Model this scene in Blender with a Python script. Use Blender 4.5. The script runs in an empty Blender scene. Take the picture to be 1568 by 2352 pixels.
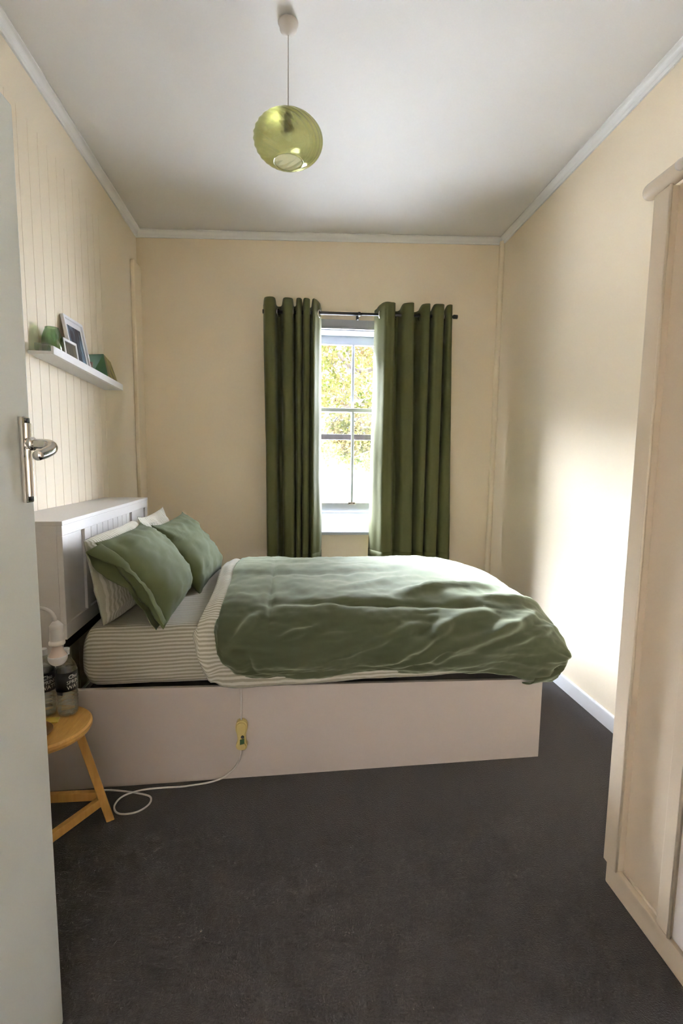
import bpy, bmesh, math, random
from mathutils import Vector, Matrix, noise
random.seed(7)
SC = bpy.context.scene
COL = SC.collection
PI = math.pi

# ------------------------------------------------------------------ camera
FPX = 1095.0
CAM = Vector((0, 0, 1.35))
yaw, pit, rol = -0.0915, 0.1065, 0.0125
Ry = Matrix(((math.cos(yaw), 0, math.sin(yaw)), (0, 1, 0), (-math.sin(yaw), 0, math.cos(yaw))))
Rx = Matrix(((1, 0, 0), (0, math.cos(pit), -math.sin(pit)), (0, math.sin(pit), math.cos(pit))))
Rz = Matrix(((math.cos(rol), -math.sin(rol), 0), (math.sin(rol), math.cos(rol), 0), (0, 0, 1)))
R = Rz @ Rx @ Ry
RT, FW, UP = R.col[0], R.col[2], -R.col[1]
right = Vector((RT[0], FW[0], UP[0])); down = Vector((RT[1], FW[1], UP[1])); fwd = Vector((RT[2], FW[2], UP[2]))
cam_d = bpy.data.cameras.new('camera')
cam = bpy.data.objects.new('camera', cam_d); COL.objects.link(cam)
M3 = Matrix((right, -down, -fwd)).transposed()
cam.matrix_world = Matrix.Translation(CAM) @ M3.to_4x4()
cam_d.sensor_fit = 'HORIZONTAL'; cam_d.sensor_width = 36.0
cam_d.lens = FPX / 1568.0 * 36.0
cam_d.clip_start = 0.01; cam_d.clip_end = 300
SC.camera = cam

# ------------------------------------------------------------------ light
HAZE = 0.26           # low sky seen through the window
ZEN = 26.0            # bright overcast above the roofs opposite
GLOW2 = 42.0          # bright lobe low to the right, added to light the left wall
GLOW = 150.0          # thin cloud in front of the sun, up to the left
w = bpy.data.worlds.new('overcast_sky'); SC.world = w; w.use_nodes = True
nt = w.node_tree; bg = nt.nodes['Background']
bg.inputs[0].default_value = (0.87, 0.91, 1.04, 1)
tc = nt.nodes.new('ShaderNodeTexCoord')
dt = nt.nodes.new('ShaderNodeVectorMath'); dt.operation = 'DOT_PRODUCT'
sd = Vector((-0.73, 0.66, 0.62)).normalized(); dt.inputs[1].default_value = sd
nt.links.new(tc.outputs['Generated'], dt.inputs[0])
m1 = nt.nodes.new('ShaderNodeMapRange'); m1.interpolation_type = 'SMOOTHSTEP'
m1.inputs[1].default_value = math.cos(math.radians(46)); m1.inputs[2].default_value = math.cos(math.radians(18))
nt.links.new(dt.outputs['Value'], m1.inputs[0])
sx_ = nt.nodes.new('ShaderNodeSeparateXYZ'); nt.links.new(tc.outputs['Generated'], sx_.inputs[0])
m2 = nt.nodes.new('ShaderNodeMapRange'); m2.interpolation_type = 'SMOOTHSTEP'
m2.inputs[1].default_value = 0.27; m2.inputs[2].default_value = 0.34
nt.links.new(sx_.outputs['Z'], m2.inputs[0])
mm = nt.nodes.new('ShaderNodeMath'); mm.operation = 'MULTIPLY'; nt.links.new(m1.outputs[0], mm.inputs[0]); nt.links.new(m2.outputs[0], mm.inputs[1])
gl = nt.nodes.new('ShaderNodeMath'); gl.operation = 'MULTIPLY_ADD'; gl.inputs[1].default_value = GLOW; gl.inputs[2].default_value = HAZE
nt.links.new(mm.outputs[0], gl.inputs[0])
# second bright lobe added to the sky, low down right, for the left wall
d2 = nt.nodes.new('ShaderNodeVectorMath'); d2.operation = 'DOT_PRODUCT'; d2.inputs[1].default_value = Vector((0.84, 0.54, 0.04)).normalized()
nt.links.new(tc.outputs['Generated'], d2.inputs[0])
m3 = nt.nodes.new('ShaderNodeMapRange'); m3.interpolation_type = 'SMOOTHSTEP'
m3.inputs[1].default_value = math.cos(math.radians(42)); m3.inputs[2].default_value = math.cos(math.radians(14)); m3.inputs[4].default_value = GLOW2
nt.links.new(d2.outputs['Value'], m3.inputs[0])
g2 = nt.nodes.new('ShaderNodeMath'); g2.operation = 'ADD'; nt.links.new(gl.outputs[0], g2.inputs[0]); nt.links.new(m3.outputs[0], g2.inputs[1])
ma = nt.nodes.new('ShaderNodeMath'); ma.operation = 'MULTIPLY_ADD'; ma.inputs[1].default_value = ZEN
nt.links.new(m2.outputs[0], ma.inputs[0]); nt.links.new(g2.outputs[0], ma.inputs[2]); nt.links.new(ma.outputs[0], bg.inputs[1])

SC.view_settings.view_transform = 'Standard'; SC.view_settings.look = 'None'
SC.view_settings.gamma = 1.0; SC.view_settings.use_curve_mapping = False
SC.view_settings.exposure = 2.3
SC.cycles.use_denoising = True
SC.cycles.max_bounces = 14; SC.cycles.diffuse_bounces = 8; SC.cycles.transparent_max_bounces = 24
SC.cycles.transmission_bounces = 12; SC.cycles.glossy_bounces = 6
SC.cycles.sample_clamp_indirect = 6.0
SC.cycles.caustics_reflective = False; SC.cycles.caustics_refractive = False

# ------------------------------------------------------------------ materials
def lin(c):
    return tuple(((x / 255) / 12.92 if x / 255 <= 0.04045 else ((x / 255 + 0.055) / 1.055) ** 2.4) for x in c)

def mat(name, col, rough=0.6, metal=0.0, spec=0.5, noise_amt=0.0, noise_scale=8.0, bump=0.0, bump_scale=200.0,
        sheen=0.0, stretch=None, coat=0.0):
    m = bpy.data.materials.new(name); m.use_nodes = True
    nt = m.node_tree; b = nt.nodes['Principled BSDF']
    b.inputs['Base Color'].default_value = (*col, 1); b.inputs['Roughness'].default_value = rough
    b.inputs['Metallic'].default_value = metal; b.inputs['Specular IOR Level'].default_value = spec
    b.inputs['Sheen Weight'].default_value = sheen; b.inputs['Coat Weight'].default_value = coat
    tc = nt.nodes.new('ShaderNodeTexCoord'); mp = nt.nodes.new('ShaderNodeMapping')
    nt.links.new(tc.outputs['Object'], mp.inputs[0])
    if stretch: mp.inputs['Scale'].default_value = stretch
    if noise_amt > 0:
        n = nt.nodes.new('ShaderNodeTexNoise'); n.inputs['Scale'].default_value = noise_scale; n.inputs['Detail'].default_value = 5
        nt.links.new(mp.outputs[0], n.inputs['Vector'])
        mx = nt.nodes.new('ShaderNodeMix'); mx.data_type = 'RGBA'
        mx.inputs[6].default_value = (*[c * (1 - noise_amt) for c in col], 1)
        mx.inputs[7].default_value = (*[min(1, c * (1 + noise_amt)) for c in col], 1)
        nt.links.new(n.outputs['Fac'], mx.inputs[0]); nt.links.new(mx.outputs[2], b.inputs['Base Color'])
    if bump > 0:
        n2 = nt.nodes.new('ShaderNodeTexNoise'); n2.inputs['Scale'].default_value = bump_scale; n2.inputs['Detail'].default_value = 3
        nt.links.new(mp.outputs[0], n2.inputs['Vector'])
        bp = nt.nodes.new('ShaderNodeBump'); bp.inputs['Strength'].default_value = bump; bp.inputs['Distance'].default_value = 0.004
        nt.links.new(n2.outputs['Fac'], bp.inputs['Height']); nt.links.new(bp.outputs[0], b.inputs['Normal'])
    return m

def stripe_mat(name, c1, c2, period, axis=1, duty=0.5):
    m = mat(name, c1, rough=0.9, spec=0.15, bump=0.25, bump_scale=350, sheen=0.15)
    nt = m.node_tree; b = nt.nodes['Principled BSDF']
    uv = nt.nodes.new('ShaderNodeUVMap'); uv.uv_map = 'UVMap'
    sp = nt.nodes.new('ShaderNodeSeparateXYZ'); nt.links.new(uv.outputs[0], sp.inputs[0])
    mul = nt.nodes.new('ShaderNodeMath'); mul.operation = 'MULTIPLY'; mul.inputs[1].default_value = 2 * PI / period
    nt.links.new(sp.outputs[axis], mul.inputs[0])
    sn = nt.nodes.new('ShaderNodeMath'); sn.operation = 'SINE'; nt.links.new(mul.outputs[0], sn.inputs[0])
    mr = nt.nodes.new('ShaderNodeMapRange'); mr.inputs[1].default_value = -0.35; mr.inputs[2].default_value = 0.35
    nt.links.new(sn.outputs[0], mr.inputs[0])
    n = nt.nodes.new('ShaderNodeTexNoise'); n.inputs['Scale'].default_value = 90
    tc = nt.nodes.new('ShaderNodeTexCoord'); nt.links.new(tc.outputs['Object'], n.inputs['Vector'])
    ad = nt.nodes.new('ShaderNodeMath'); ad.operation = 'MULTIPLY_ADD'; ad.inputs[1].default_value = 0.35; ad.inputs[2].default_value = -0.17
    nt.links.new(n.outputs['Fac'], ad.inputs[0])
    sm = nt.nodes.new('ShaderNodeMath'); sm.operation = 'ADD'; sm.use_clamp = True
    nt.links.new(mr.outputs[0], sm.inputs[0]); nt.links.new(ad.outputs[0], sm.inputs[1])
    mx = nt.nodes.new('ShaderNodeMix'); mx.data_type = 'RGBA'
    mx.inputs[6].default_value = (*c1, 1); mx.inputs[7].default_value = (*c2, 1)
    nt.links.new(sm.outputs[0], mx.inputs[0]); nt.links.new(mx.outputs[2], b.inputs['Base Color'])
    return m

def glass_mat(name, col, density=1.0, rough=0.0, refl=0.12, dirt=0.0):
    """thin clear sheet: tinted transparency plus a little mirror reflection"""
    m = bpy.data.materials.new(name); m.use_nodes = True
    nt = m.node_tree; nt.nodes.clear()
    out = nt.nodes.new('ShaderNodeOutputMaterial')
    tr = nt.nodes.new('ShaderNodeBsdfTransparent'); tr.inputs[0].default_value = (*col, 1)
    gl = nt.nodes.new('ShaderNodeBsdfGlossy'); gl.inputs['Roughness'].default_value = 0.03 + rough
    fr = nt.nodes.new('ShaderNodeLayerWeight'); fr.inputs[0].default_value = 0.35
    mu = nt.nodes.new('ShaderNodeMath'); mu.operation = 'MULTIPLY_ADD'; mu.inputs[1].default_value = 0.55; mu.inputs[2].default_value = refl * 0.3
    nt.links.new(fr.outputs['Fresnel'], mu.inputs[0])
    mx = nt.nodes.new('ShaderNodeMixShader')
    nt.links.new(mu.outputs[0], mx.inputs[0]); nt.links.new(tr.outputs[0], mx.inputs[1]); nt.links.new(gl.outputs[0], mx.inputs[2])
    last = mx
    if dirt > 0:
        df = nt.nodes.new('ShaderNodeBsdfTranslucent'); df.inputs[0].default_value = (0.8, 0.8, 0.8, 1)
        n = nt.nodes.new('ShaderNodeTexNoise'); n.inputs['Scale'].default_value = 5; n.inputs['Detail'].default_value = 4
        tc = nt.nodes.new('ShaderNodeTexCoord'); nt.links.new(tc.outputs['Object'], n.inputs['Vector'])
        mr = nt.nodes.new('ShaderNodeMapRange'); mr.inputs[1].default_value = 0.35; mr.inputs[2].default_value = 0.7
        mr.inputs[3].default_value = dirt * 0.4; mr.inputs[4].default_value = dirt
        nt.links.new(n.outputs['Fac'], mr.inputs[0])
        m2 = nt.nodes.new('ShaderNodeMixShader')
        nt.links.new(mr.outputs[0], m2.inputs[0]); nt.links.new(last.outputs[0], m2.inputs[1]); nt.links.new(df.outputs[0], m2.inputs[2])
        last = m2
    nt.links.new(last.outputs[0], out.inputs[0])
    return m

def wood_mat(name, c1, c2, scale=6.0, axis=(1, 14, 14)):
    m = mat(name, c1, rough=0.5, spec=0.35)
    nt = m.node_tree; b = nt.nodes['Principled BSDF']
    tc = nt.nodes.new('ShaderNodeTexCoord'); mp = nt.nodes.new('ShaderNodeMapping'); mp.inputs['Scale'].default_value = axis
    n = nt.nodes.new('ShaderNodeTexNoise'); n.inputs['Scale'].default_value = scale; n.inputs['Detail'].default_value = 6
    n.inputs['Distortion'].default_value = 0.6
    nt.links.new(tc.outputs['Object'], mp.inputs[0]); nt.links.new(mp.outputs[0], n.inputs['Vector'])
    mr = nt.nodes.new('ShaderNodeMapRange'); mr.inputs[1].default_value = 0.3; mr.inputs[2].default_value = 0.7
    nt.links.new(n.outputs['Fac'], mr.inputs[0])
    mx = nt.nodes.new('ShaderNodeMix'); mx.data_type = 'RGBA'
    mx.inputs[6].default_value = (*c1, 1); mx.inputs[7].default_value = (*c2, 1)
    nt.links.new(mr.outputs[0], mx.inputs[0]); nt.links.new(mx.outputs[2], b.inputs['Base Color'])
    return m

CREAM = (0.76, 0.665, 0.51)
M = {}
M['wall'] = mat('cream_wall_paint', CREAM, rough=0.65, spec=0.25, bump=0.06, bump_scale=120)
M['boards'] = mat('cream_board_paint', (0.77, 0.69, 0.55), rough=0.5, spec=0.35, bump=0.04, bump_scale=60)
M['ceil'] = mat('ceiling_paint', (0.74, 0.735, 0.73), rough=0.8, spec=0.2, bump=0.05, bump_scale=90)
M['trimw'] = mat('white_gloss_trim', (0.76, 0.77, 0.775), rough=0.35, spec=0.45)
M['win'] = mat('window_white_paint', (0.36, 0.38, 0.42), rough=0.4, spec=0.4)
M['weather_backlit'] = mat('weathered_brown_backlit_wood', (0.06, 0.045, 0.04), rough=0.9, noise_amt=0.6, noise_scale=40)  # weathered wood, its colour darkened further because the rail is backlit
M['sill_old'] = mat('flaking_outer_sill', (0.12, 0.11, 0.09), rough=0.9, noise_amt=0.5, noise_scale=50)
M['door'] = mat('door_paint', (0.62, 0.65, 0.62), rough=0.4, spec=0.4, bump=0.03, bump_scale=15)
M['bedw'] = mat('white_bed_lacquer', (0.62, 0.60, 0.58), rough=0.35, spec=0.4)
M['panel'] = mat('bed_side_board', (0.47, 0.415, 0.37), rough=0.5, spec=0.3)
M['gap'] = mat('bed_base_dark', (0.10, 0.09, 0.08), rough=0.9)  # slat base, and the painted shade in the headboard recess
M['carpet'] = mat('charcoal_carpet', (0.042, 0.036, 0.033), rough=1.0, spec=0.05, noise_amt=0.45, noise_scale=160, bump=0.9, bump_scale=260, sheen=0.16)
M['duvet'] = mat('olive_cotton', (0.040, 0.046, 0.018), rough=0.8, spec=0.25, noise_amt=0.06, noise_scale=5, bump=0.12, bump_scale=500, sheen=0.48)
M['duvet'].node_tree.nodes['Principled BSDF'].inputs['Sheen Tint'].default_value = (0.86, 0.95, 0.72, 1)
M['pillowg'] = mat('olive_pillow_cotton', (0.080, 0.094, 0.040), rough=0.85, spec=0.2, noise_amt=0.06, noise_scale=5, bump=0.12, bump_scale=500, sheen=0.05)
M['stripe'] = stripe_mat('striped_sheet_cotton', (0.44, 0.415, 0.345), (0.25, 0.235, 0.175), 0.0155, 1)
M['stripep'] = stripe_mat('striped_pillow_cotton', (0.53, 0.51, 0.43), (0.34, 0.325, 0.245), 0.017, 0)
M['lining'] = stripe_mat('striped_duvet_lining', (0.52, 0.50, 0.42), (0.31, 0.29, 0.22), 0.0165, 1)
M['curtain'] = mat('olive_curtain_cloth', (0.070, 0.073, 0.024), rough=0.7, spec=0.25, noise_amt=0.08, noise_scale=60, bump=0.12, bump_scale=600, sheen=0.06)
M['black'] = mat('black_metal', (0.012, 0.012, 0.014), rough=0.4, spec=0.5)
M['chrome'] = mat('polished_chrome', (0.75, 0.73, 0.70), rough=0.12, metal=1.0)
M['screw'] = mat('dark_screw', (0.05, 0.05, 0.05), rough=0.5, metal=0.5)
M['pine'] = wood_mat('honey_pine', (0.60, 0.345, 0.10), (0.47, 0.25, 0.065), 5.0, (14, 2, 14))
M['pineleg'] = wood_mat('honey_pine_leg', (0.52, 0.29, 0.085), (0.42, 0.22, 0.055), 4.0, (14, 14, 1.5))
M['plasticw'] = mat('white_plastic', (0.62, 0.59, 0.56), rough=0.4, spec=0.4)
M['bulb'] = mat('opal_bulb', (0.74, 0.73, 0.75), rough=0.3, spec=0.4)
M['bulbneck'] = mat('bulb_neck', (0.66, 0.53, 0.47), rough=0.5)
M['cream_plastic'] = mat('yellowed_plastic', (0.50, 0.40, 0.15), rough=0.5, spec=0.4)
M['green_print'] = mat('green_print', (0.03, 0.09, 0.03), rough=0.6)
M['cable'] = mat('white_cable', (0.55, 0.52, 0.48), rough=0.5)
M['bottle'] = glass_mat('clear_bottle_plastic', (0.97, 0.985, 0.965), refl=0.25)
M['water'] = glass_mat('water', (0.95, 0.97, 0.945), refl=0.06)
M['label'] = mat('black_bottle_label', (0.008, 0.008, 0.009), rough=0.35)
M['ink'] = mat('chalk_white_lettering', (0.62, 0.62, 0.58), rough=0.6)
M['cap'] = mat('white_bottle_cap', (0.62, 0.62, 0.62), rough=0.4)
M['dish'] = mat('brown_wooden_dish', (0.20, 0.095, 0.03), rough=0.4, noise_amt=0.2, noise_scale=15)
M['yellow'] = mat('yellow_paper', (0.50, 0.36, 0.06), rough=0.6)
M['shelf'] = mat('white_shelf_laminate', (0.72, 0.72, 0.73), rough=0.4, spec=0.35)
M['shelfend'] = mat('shelf_end_edge', (0.50, 0.44, 0.39), rough=0.5)
M['framew'] = mat('white_frame', (0.74, 0.74, 0.77), rough=0.35)
M['frameside'] = mat('frame_side_wood', (0.42, 0.34, 0.28), rough=0.6)
M['boxg'] = mat('green_box_card', (0.018, 0.075, 0.018), rough=0.4, spec=0.4)
M['cup'] = mat('brown_cup', (0.16, 0.10, 0.07), rough=0.4)
M['ward'] = mat('wardrobe_cream_gloss', (0.60, 0.515, 0.40), rough=0.32, spec=0.45, bump=0.03, bump_scale=30)
M['warddoor'] = mat('wardrobe_white_door', (0.68, 0.63, 0.58), rough=0.35, spec=0.4)
M['bark'] = mat('tree_bark', (0.035, 0.028, 0.02), rough=0.95, noise_amt=0.4, noise_scale=10)
M['ground'] = mat('pale_gravel', (0.66, 0.65, 0.62), rough=0.95, noise_amt=0.2, noise_scale=3)
M['hall'] = mat('hall_paint', (0.60, 0.56, 0.50), rough=0.8)
M['pane'] = glass_mat('window_glass', (0.97, 0.985, 0.99), refl=0.05)
M['pane_d'] = glass_mat('dusty_window_glass', (0.97, 0.985, 0.99), refl=0.05, dirt=0.002)
M['jar'] = glass_mat('green_jar_glass', (0.62, 0.76, 0.58), refl=0.30)
M['jar2'] = glass_mat('grey_green_jar_glass', (0.86, 0.91, 0.88), refl=0.25)

def shade_glass():
    """olive blown-glass globe: tinted, a touch of refraction streaks through bump"""
    m = bpy.data.materials.new('olive_globe_glass'); m.use_nodes = True
    nt = m.node_tree; nt.nodes.clear()
    out = nt.nodes.new('ShaderNodeOutputMaterial'); g = nt.nodes.new('ShaderNodeBsdfGlass')
    g.inputs['Color'].default_value = (0.88, 0.88, 0.70, 1); g.inputs['Roughness'].default_value = 0.0; g.inputs['IOR'].default_value = 1.45
    t = nt.nodes.new('ShaderNodeBsdfTransparent'); t.inputs[0].default_value = (0.88, 0.88, 0.70, 1)
    mx = nt.nodes.new('ShaderNodeMixShader'); mx.inputs[0].default_value = 0.6
    nt.links.new(t.outputs[0], mx.inputs[1]); nt.links.new(g.outputs[0], mx.inputs[2]); nt.links.new(mx.outputs[0], out.inputs[0])
    return m
M['globe'] = shade_glass()

def leaf_mat():
    m = bpy.data.materials.new('autumn_leaves'); m.use_nodes = True
    nt = m.node_tree; nt.nodes.clear()
    out = nt.nodes.new('ShaderNodeOutputMaterial')
    n = nt.nodes.new('ShaderNodeTexNoise'); n.inputs['Scale'].default_value = 2.2; n.inputs['Detail'].default_value = 8; n.inputs['Roughness'].default_value = 0.8
    tc = nt.nodes.new('ShaderNodeTexCoord'); nt.links.new(tc.outputs['Object'], n.inputs['Vector'])
    cr = nt.nodes.new('ShaderNodeValToRGB')
    e = cr.color_ramp.elements
    e[0].position = 0.38; e[0].color = (0.015, 0.022, 0.004, 1)
    e[1].position = 0.68; e[1].color = (0.055, 0.024, 0.010, 1)
    k = e.new(0.47); k.color = (0.032, 0.033, 0.009, 1)
    k = e.new(0.56); k.color = (0.058, 0.042, 0.020, 1)
    nt.links.new(n.outputs['Fac'], cr.inputs[0])
    d = nt.nodes.new('ShaderNodeBsdfDiffuse'); t = nt.nodes.new('ShaderNodeBsdfTranslucent')
    nt.links.new(cr.outputs[0], d.inputs[0]); nt.links.new(cr.outputs[0], t.inputs[0])
    mx = nt.nodes.new('ShaderNodeMixShader'); mx.inputs[0].default_value = 0.35
    nt.links.new(d.outputs[0], mx.inputs[1]); nt.links.new(t.outputs[0], mx.inputs[2]); nt.links.new(mx.outputs[0], out.inputs[0])
    return m
M['leaf'] = leaf_mat()

def picture_mat(name, base, streaks):
    m = mat(name, base, rough=0.35, spec=0.3)
    nt = m.node_tree; b = nt.nodes['Principled BSDF']
    tc = nt.nodes.new('ShaderNodeTexCoord'); mp = nt.nodes.new('ShaderNodeMapping'); mp.inputs['Scale'].default_value = (10, 34, 8)
    mp.inputs['Rotation'].default_value = (0.25, 0, 0)
    nt.links.new(tc.outputs['Object'], mp.inputs[0])
    n = nt.nodes.new('ShaderNodeTexNoise'); n.inputs['Scale'].default_value = 1.0; n.inputs['Detail'].default_value = 4; n.inputs['Distortion'].default_value = 0.8
    nt.links.new(mp.outputs[0], n.inputs['Vector'])
    cr = nt.nodes.new('ShaderNodeValToRGB'); e = cr.color_ramp.elements
    e[0].position = 0.46; e[0].color = (*base, 1); e[1].position = 0.70; e[1].color = (*streaks, 1)
    nt.links.new(n.outputs['Fac'], cr.inputs[0]); nt.links.new(cr.outputs[0], b.inputs['Base Color'])
    return m
M['picdark'] = picture_mat('dark_abstract_print', (0.022, 0.02, 0.03), (0.22, 0.34, 0.45))
M['picbrown'] = picture_mat('brown_photo_print', (0.045, 0.04, 0.03), (0.11, 0.09, 0.05))
M['picolive'] = picture_mat('olive_printed_face', (0.08, 0.06, 0.02), (0.34, 0.30, 0.08))

# ------------------------------------------------------------------ mesh helpers
def link(name, me, m=None, parent=None, smooth=False):
    o = bpy.data.objects.new(name, me); COL.objects.link(o)
    if m is not None:
        for mm in (m if isinstance(m, (list, tuple)) else [m]): me.materials.append(mm)
    if parent is not None: o.parent = parent
    if smooth:
        me.polygons.foreach_set('use_smooth', [True] * len(me.polygons)); me.update()
    return o

def build(name, bm, m=None, parent=None, smooth=False):
    me = bpy.data.meshes.new(name); bm.normal_update(); bm.to_mesh(me); bm.free()
    return link(name, me, m, parent, smooth)

def add_hexa(bm, pts, bev=0.0, seg=2):
    """8 corners: bottom ring 0-3, top ring 4-7"""
    vs = [bm.verts.new(p) for p in pts]
    fs = [bm.faces.new([vs[i] for i in q]) for q in ((3, 2, 1, 0), (4, 5, 6, 7), (0, 1, 5, 4), (1, 2, 6, 5), (2, 3, 7, 6), (3, 0, 4, 7))]
    bmesh.ops.recalc_face_normals(bm, faces=fs)
    if bev > 0:
        es = list({e for f in fs for e in f.edges})
        bmesh.ops.bevel(bm, geom=es, offset=bev, segments=seg, affect='EDGES', profile=0.6, clamp_overlap=True)

def add_box(bm, x0, x1, y0, y1, z0, z1, bev=0.0, seg=2):
    add_hexa(bm, [(x0, y0, z0), (x1, y0, z0), (x1, y1, z0), (x0, y1, z0), (x0, y0, z1), (x1, y0, z1), (x1, y1, z1), (x0, y1, z1)], bev, seg)

def box(name, x0, x1, y0, y1, z0, z1, m, parent=None, bev=0.0, seg=2):
    bm = bmesh.new(); add_box(bm, x0, x1, y0, y1, z0, z1, bev, seg)
    return build(name, bm, m, parent)

def add_lathe(bm, prof, seg=32, c=(0, 0, 0), mtx=None, cap0=False, cap1=False):
    rings = []
    for r, z in prof:
        ring = []
        for k in range(seg):
            a = 2 * PI * k / seg
            p = Vector((r * math.cos(a), r * math.sin(a), z))
            if mtx is not None: p = mtx @ p
            ring.append(bm.verts.new(p + Vector(c)))
        rings.append(ring)
    for a, b in zip(rings[:-1], rings[1:]):
        for k in range(seg):
            bm.faces.new((a[k], a[(k + 1) % seg], b[(k + 1) % seg], b[k]))
    if cap0: bm.faces.new(list(reversed(rings[0])))
    if cap1: bm.faces.new(rings[-1])

def catmull(pts, n=8, closed=False):
    pts = [Vector(p) for p in pts]; out = []
    N = len(pts)
    for i in range(N if closed else N - 1):
        p0 = pts[(i - 1) % N] if (closed or i > 0) else pts[0] * 2 - pts[1]
        p1 = pts[i]; p2 = pts[(i + 1) % N]
        p3 = pts[(i + 2) % N] if (closed or i + 2 < N) else pts[-1] * 2 - pts[-2]
        for k in range(n):
            t = k / n
            out.append(0.5 * ((2 * p1) + (p2 - p0) * t + (2 * p0 - 5 * p1 + 4 * p2 - p3) * t * t + (3 * p1 - p0 - 3 * p2 + p3) * t ** 3))
    if not closed: out.append(pts[-1].copy())
    return out

def add_tube(bm, path, r, seg=10, closed=False, caps=True):
    path = [Vector(p) for p in path]; n = len(path)
    rr = r if isinstance(r, (list, tuple)) else [r] * n
    up = Vector((0, 0, 1)); rings = []
    prevn = None
    for i, p in enumerate(path):
        if closed: t = (path[(i + 1) % n] - path[(i - 1) % n]).normalized()
        else: t = (path[min(i + 1, n - 1)] - path[max(i - 1, 0)]).normalized()
        if prevn is None:
            nn = t.cross(up)
            if nn.length < 1e-3: nn = t.cross(Vector((1, 0, 0)))
            nn.normalize()
        else:
            nn = (prevn - t * prevn.dot(t)).normalized()
        prevn = nn; bb = t.cross(nn)
        rings.append([bm.verts.new(p + (nn * math.cos(2 * PI * k / seg) + bb * math.sin(2 * PI * k / seg)) * rr[i]) for k in range(seg)])
    pairs = list(zip(rings[:-1], rings[1:]))
    if closed: pairs.append((rings[-1], rings[0]))
    for a, b in pairs:
        for k in range(seg): bm.faces.new((a[k], a[(k + 1) % seg], b[(k + 1) % seg], b[k]))
    if caps and not closed:
        bm.faces.new(list(reversed(rings[0]))); bm.faces.new(rings[-1])
    bmesh.ops.recalc_face_normals(bm, faces=bm.faces[:])

def tube(name, path, r, m, parent=None, seg=10, closed=False):
    bm = bmesh.new(); add_tube(bm, path, r, seg, closed); return build(name, bm, m, parent, True)

def add_prism(bm, poly, z0, z1, f):
    """poly of (a,b); f(a,b,z)->xyz"""
    lo = [bm.verts.new(f(a, b, z0)) for a, b in poly]; hi = [bm.verts.new(f(a, b, z1)) for a, b in poly]
    n = len(poly); fs = [bm.faces.new(lo[::-1]), bm.faces.new(hi)]
    for i in range(n): fs.append(bm.faces.new((lo[i], lo[(i + 1) % n], hi[(i + 1) % n], hi[i])))
    bmesh.ops.recalc_face_normals(bm, faces=fs)

def grid_mesh(name, nu, nv, fn, m, parent=None, uvfn=None, solid=0.0, closed_u=False):
    """fn(i/nu, j/nv) -> Vector"""
    bm = bmesh.new(); uvl = bm.loops.layers.uv.new('UVMap')
    V = [[bm.verts.new(fn(i / nu, j / nv)) for j in range(nv + 1)] for i in range(nu + 1)]
    for i in range(nu):
        for j in range(nv):
            f = bm.faces.new((V[i][j], V[i + 1][j], V[i + 1][j + 1], V[i][j + 1])); f.smooth = True
            if uvfn:
                for lp, (a, b) in zip(f.loops, ((i, j), (i + 1, j), (i + 1, j + 1), (i, j + 1))):
                    lp[uvl].uv = uvfn(a / nu, b / nv)
    o = build(name, bm, m, parent, True)
    if solid:
        md = o.modifiers.new('thickness', 'SOLIDIFY'); md.thickness = solid; md.offset = 0
    return o

def thing(name, label, cat, loc=(0, 0, 0), rz=0.0, group=None):
    o = bpy.data.objects.new(name, None); COL.objects.link(o)
    o.location = loc; o.rotation_euler = (0, 0, rz); o.empty_display_size = 0.05
    tag(o, label, cat, group); return o

def tag(o, label, cat, group=None):
    o['label'] = label; o['category'] = cat
    if group: o['group'] = group
    return o

def struct(o, label=None):
    o['kind'] = 'structure'
    if label: o['label'] = label
    return o

def sempty(name):
    o = bpy.data.objects.new(name, None); COL.objects.link(o); o['kind'] = 'structure'; return o

def fbm(p, s=1.0, o=4):
    return noise.fractal(Vector(p) * s, 0.8, 2.1, o)

def smooth01(x):
    x = max(0.0, min(1.0, x)); return x * x * (3 - 2 * x)

def interp(tab, x):
    if x <= tab[0][0]: return tab[0][1]
    for (a, b), (c, d) in zip(tab[:-1], tab[1:]):
        if x <= c:
            t = (x - a) / (c - a); t = t * t * (3 - 2 * t); return b + (d - b) * t
    return tab[-1][1]

# ------------------------------------------------------------------ room shell
XL, XR, YB, YF = -1.19, 1.60, 3.817, 0.20
WX0, WX1, WZ0, WZ1 = -0.11, 1.00, 0.78, 2.375
YW = 4.06

struct(box('floor', XL - 0.1, XR + 0.1, -1.5, YB + 0.1, -0.06, 0.0, M['carpet']))

# cornice foot heights at the four corners
CLB, CRB, CLF, CRF = 2.962, 3.050, 3.125, 3.045
CH, CD = 0.045, 0.042
def ceil_z(x, y):
    u = (x - XL) / (XR - XL); v = (y - YF) / (YB - YF)
    return (CLF * (1 - u) + CRF * u) * (1 - v) + (CLB * (1 - u) + CRB * u) * v + CH
def ceil_fn(a, b):
    x = XL - 0.1 + (XR - XL + 0.2) * a; y = YF - 0.15 + (YB + 0.1 - YF + 0.15) * b
    return Vector((x, y, ceil_z(x, y)))
bm = bmesh.new()
N = 12
lo = [[bm.verts.new(ceil_fn(i / N, j / N)) for j in range(N + 1)] for i in range(N + 1)]
hi = [[bm.verts.new(ceil_fn(i / N, j / N) + Vector((0, 0, 0.08))) for j in range(N + 1)] for i in range(N + 1)]
for i in range(N):
    for j in range(N):
        bm.faces.new((lo[i][j], lo[i][j + 1], lo[i + 1][j + 1], lo[i + 1][j])); bm.faces.new((hi[i][j], hi[i + 1][j], hi[i + 1][j + 1], hi[i][j + 1]))
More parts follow.
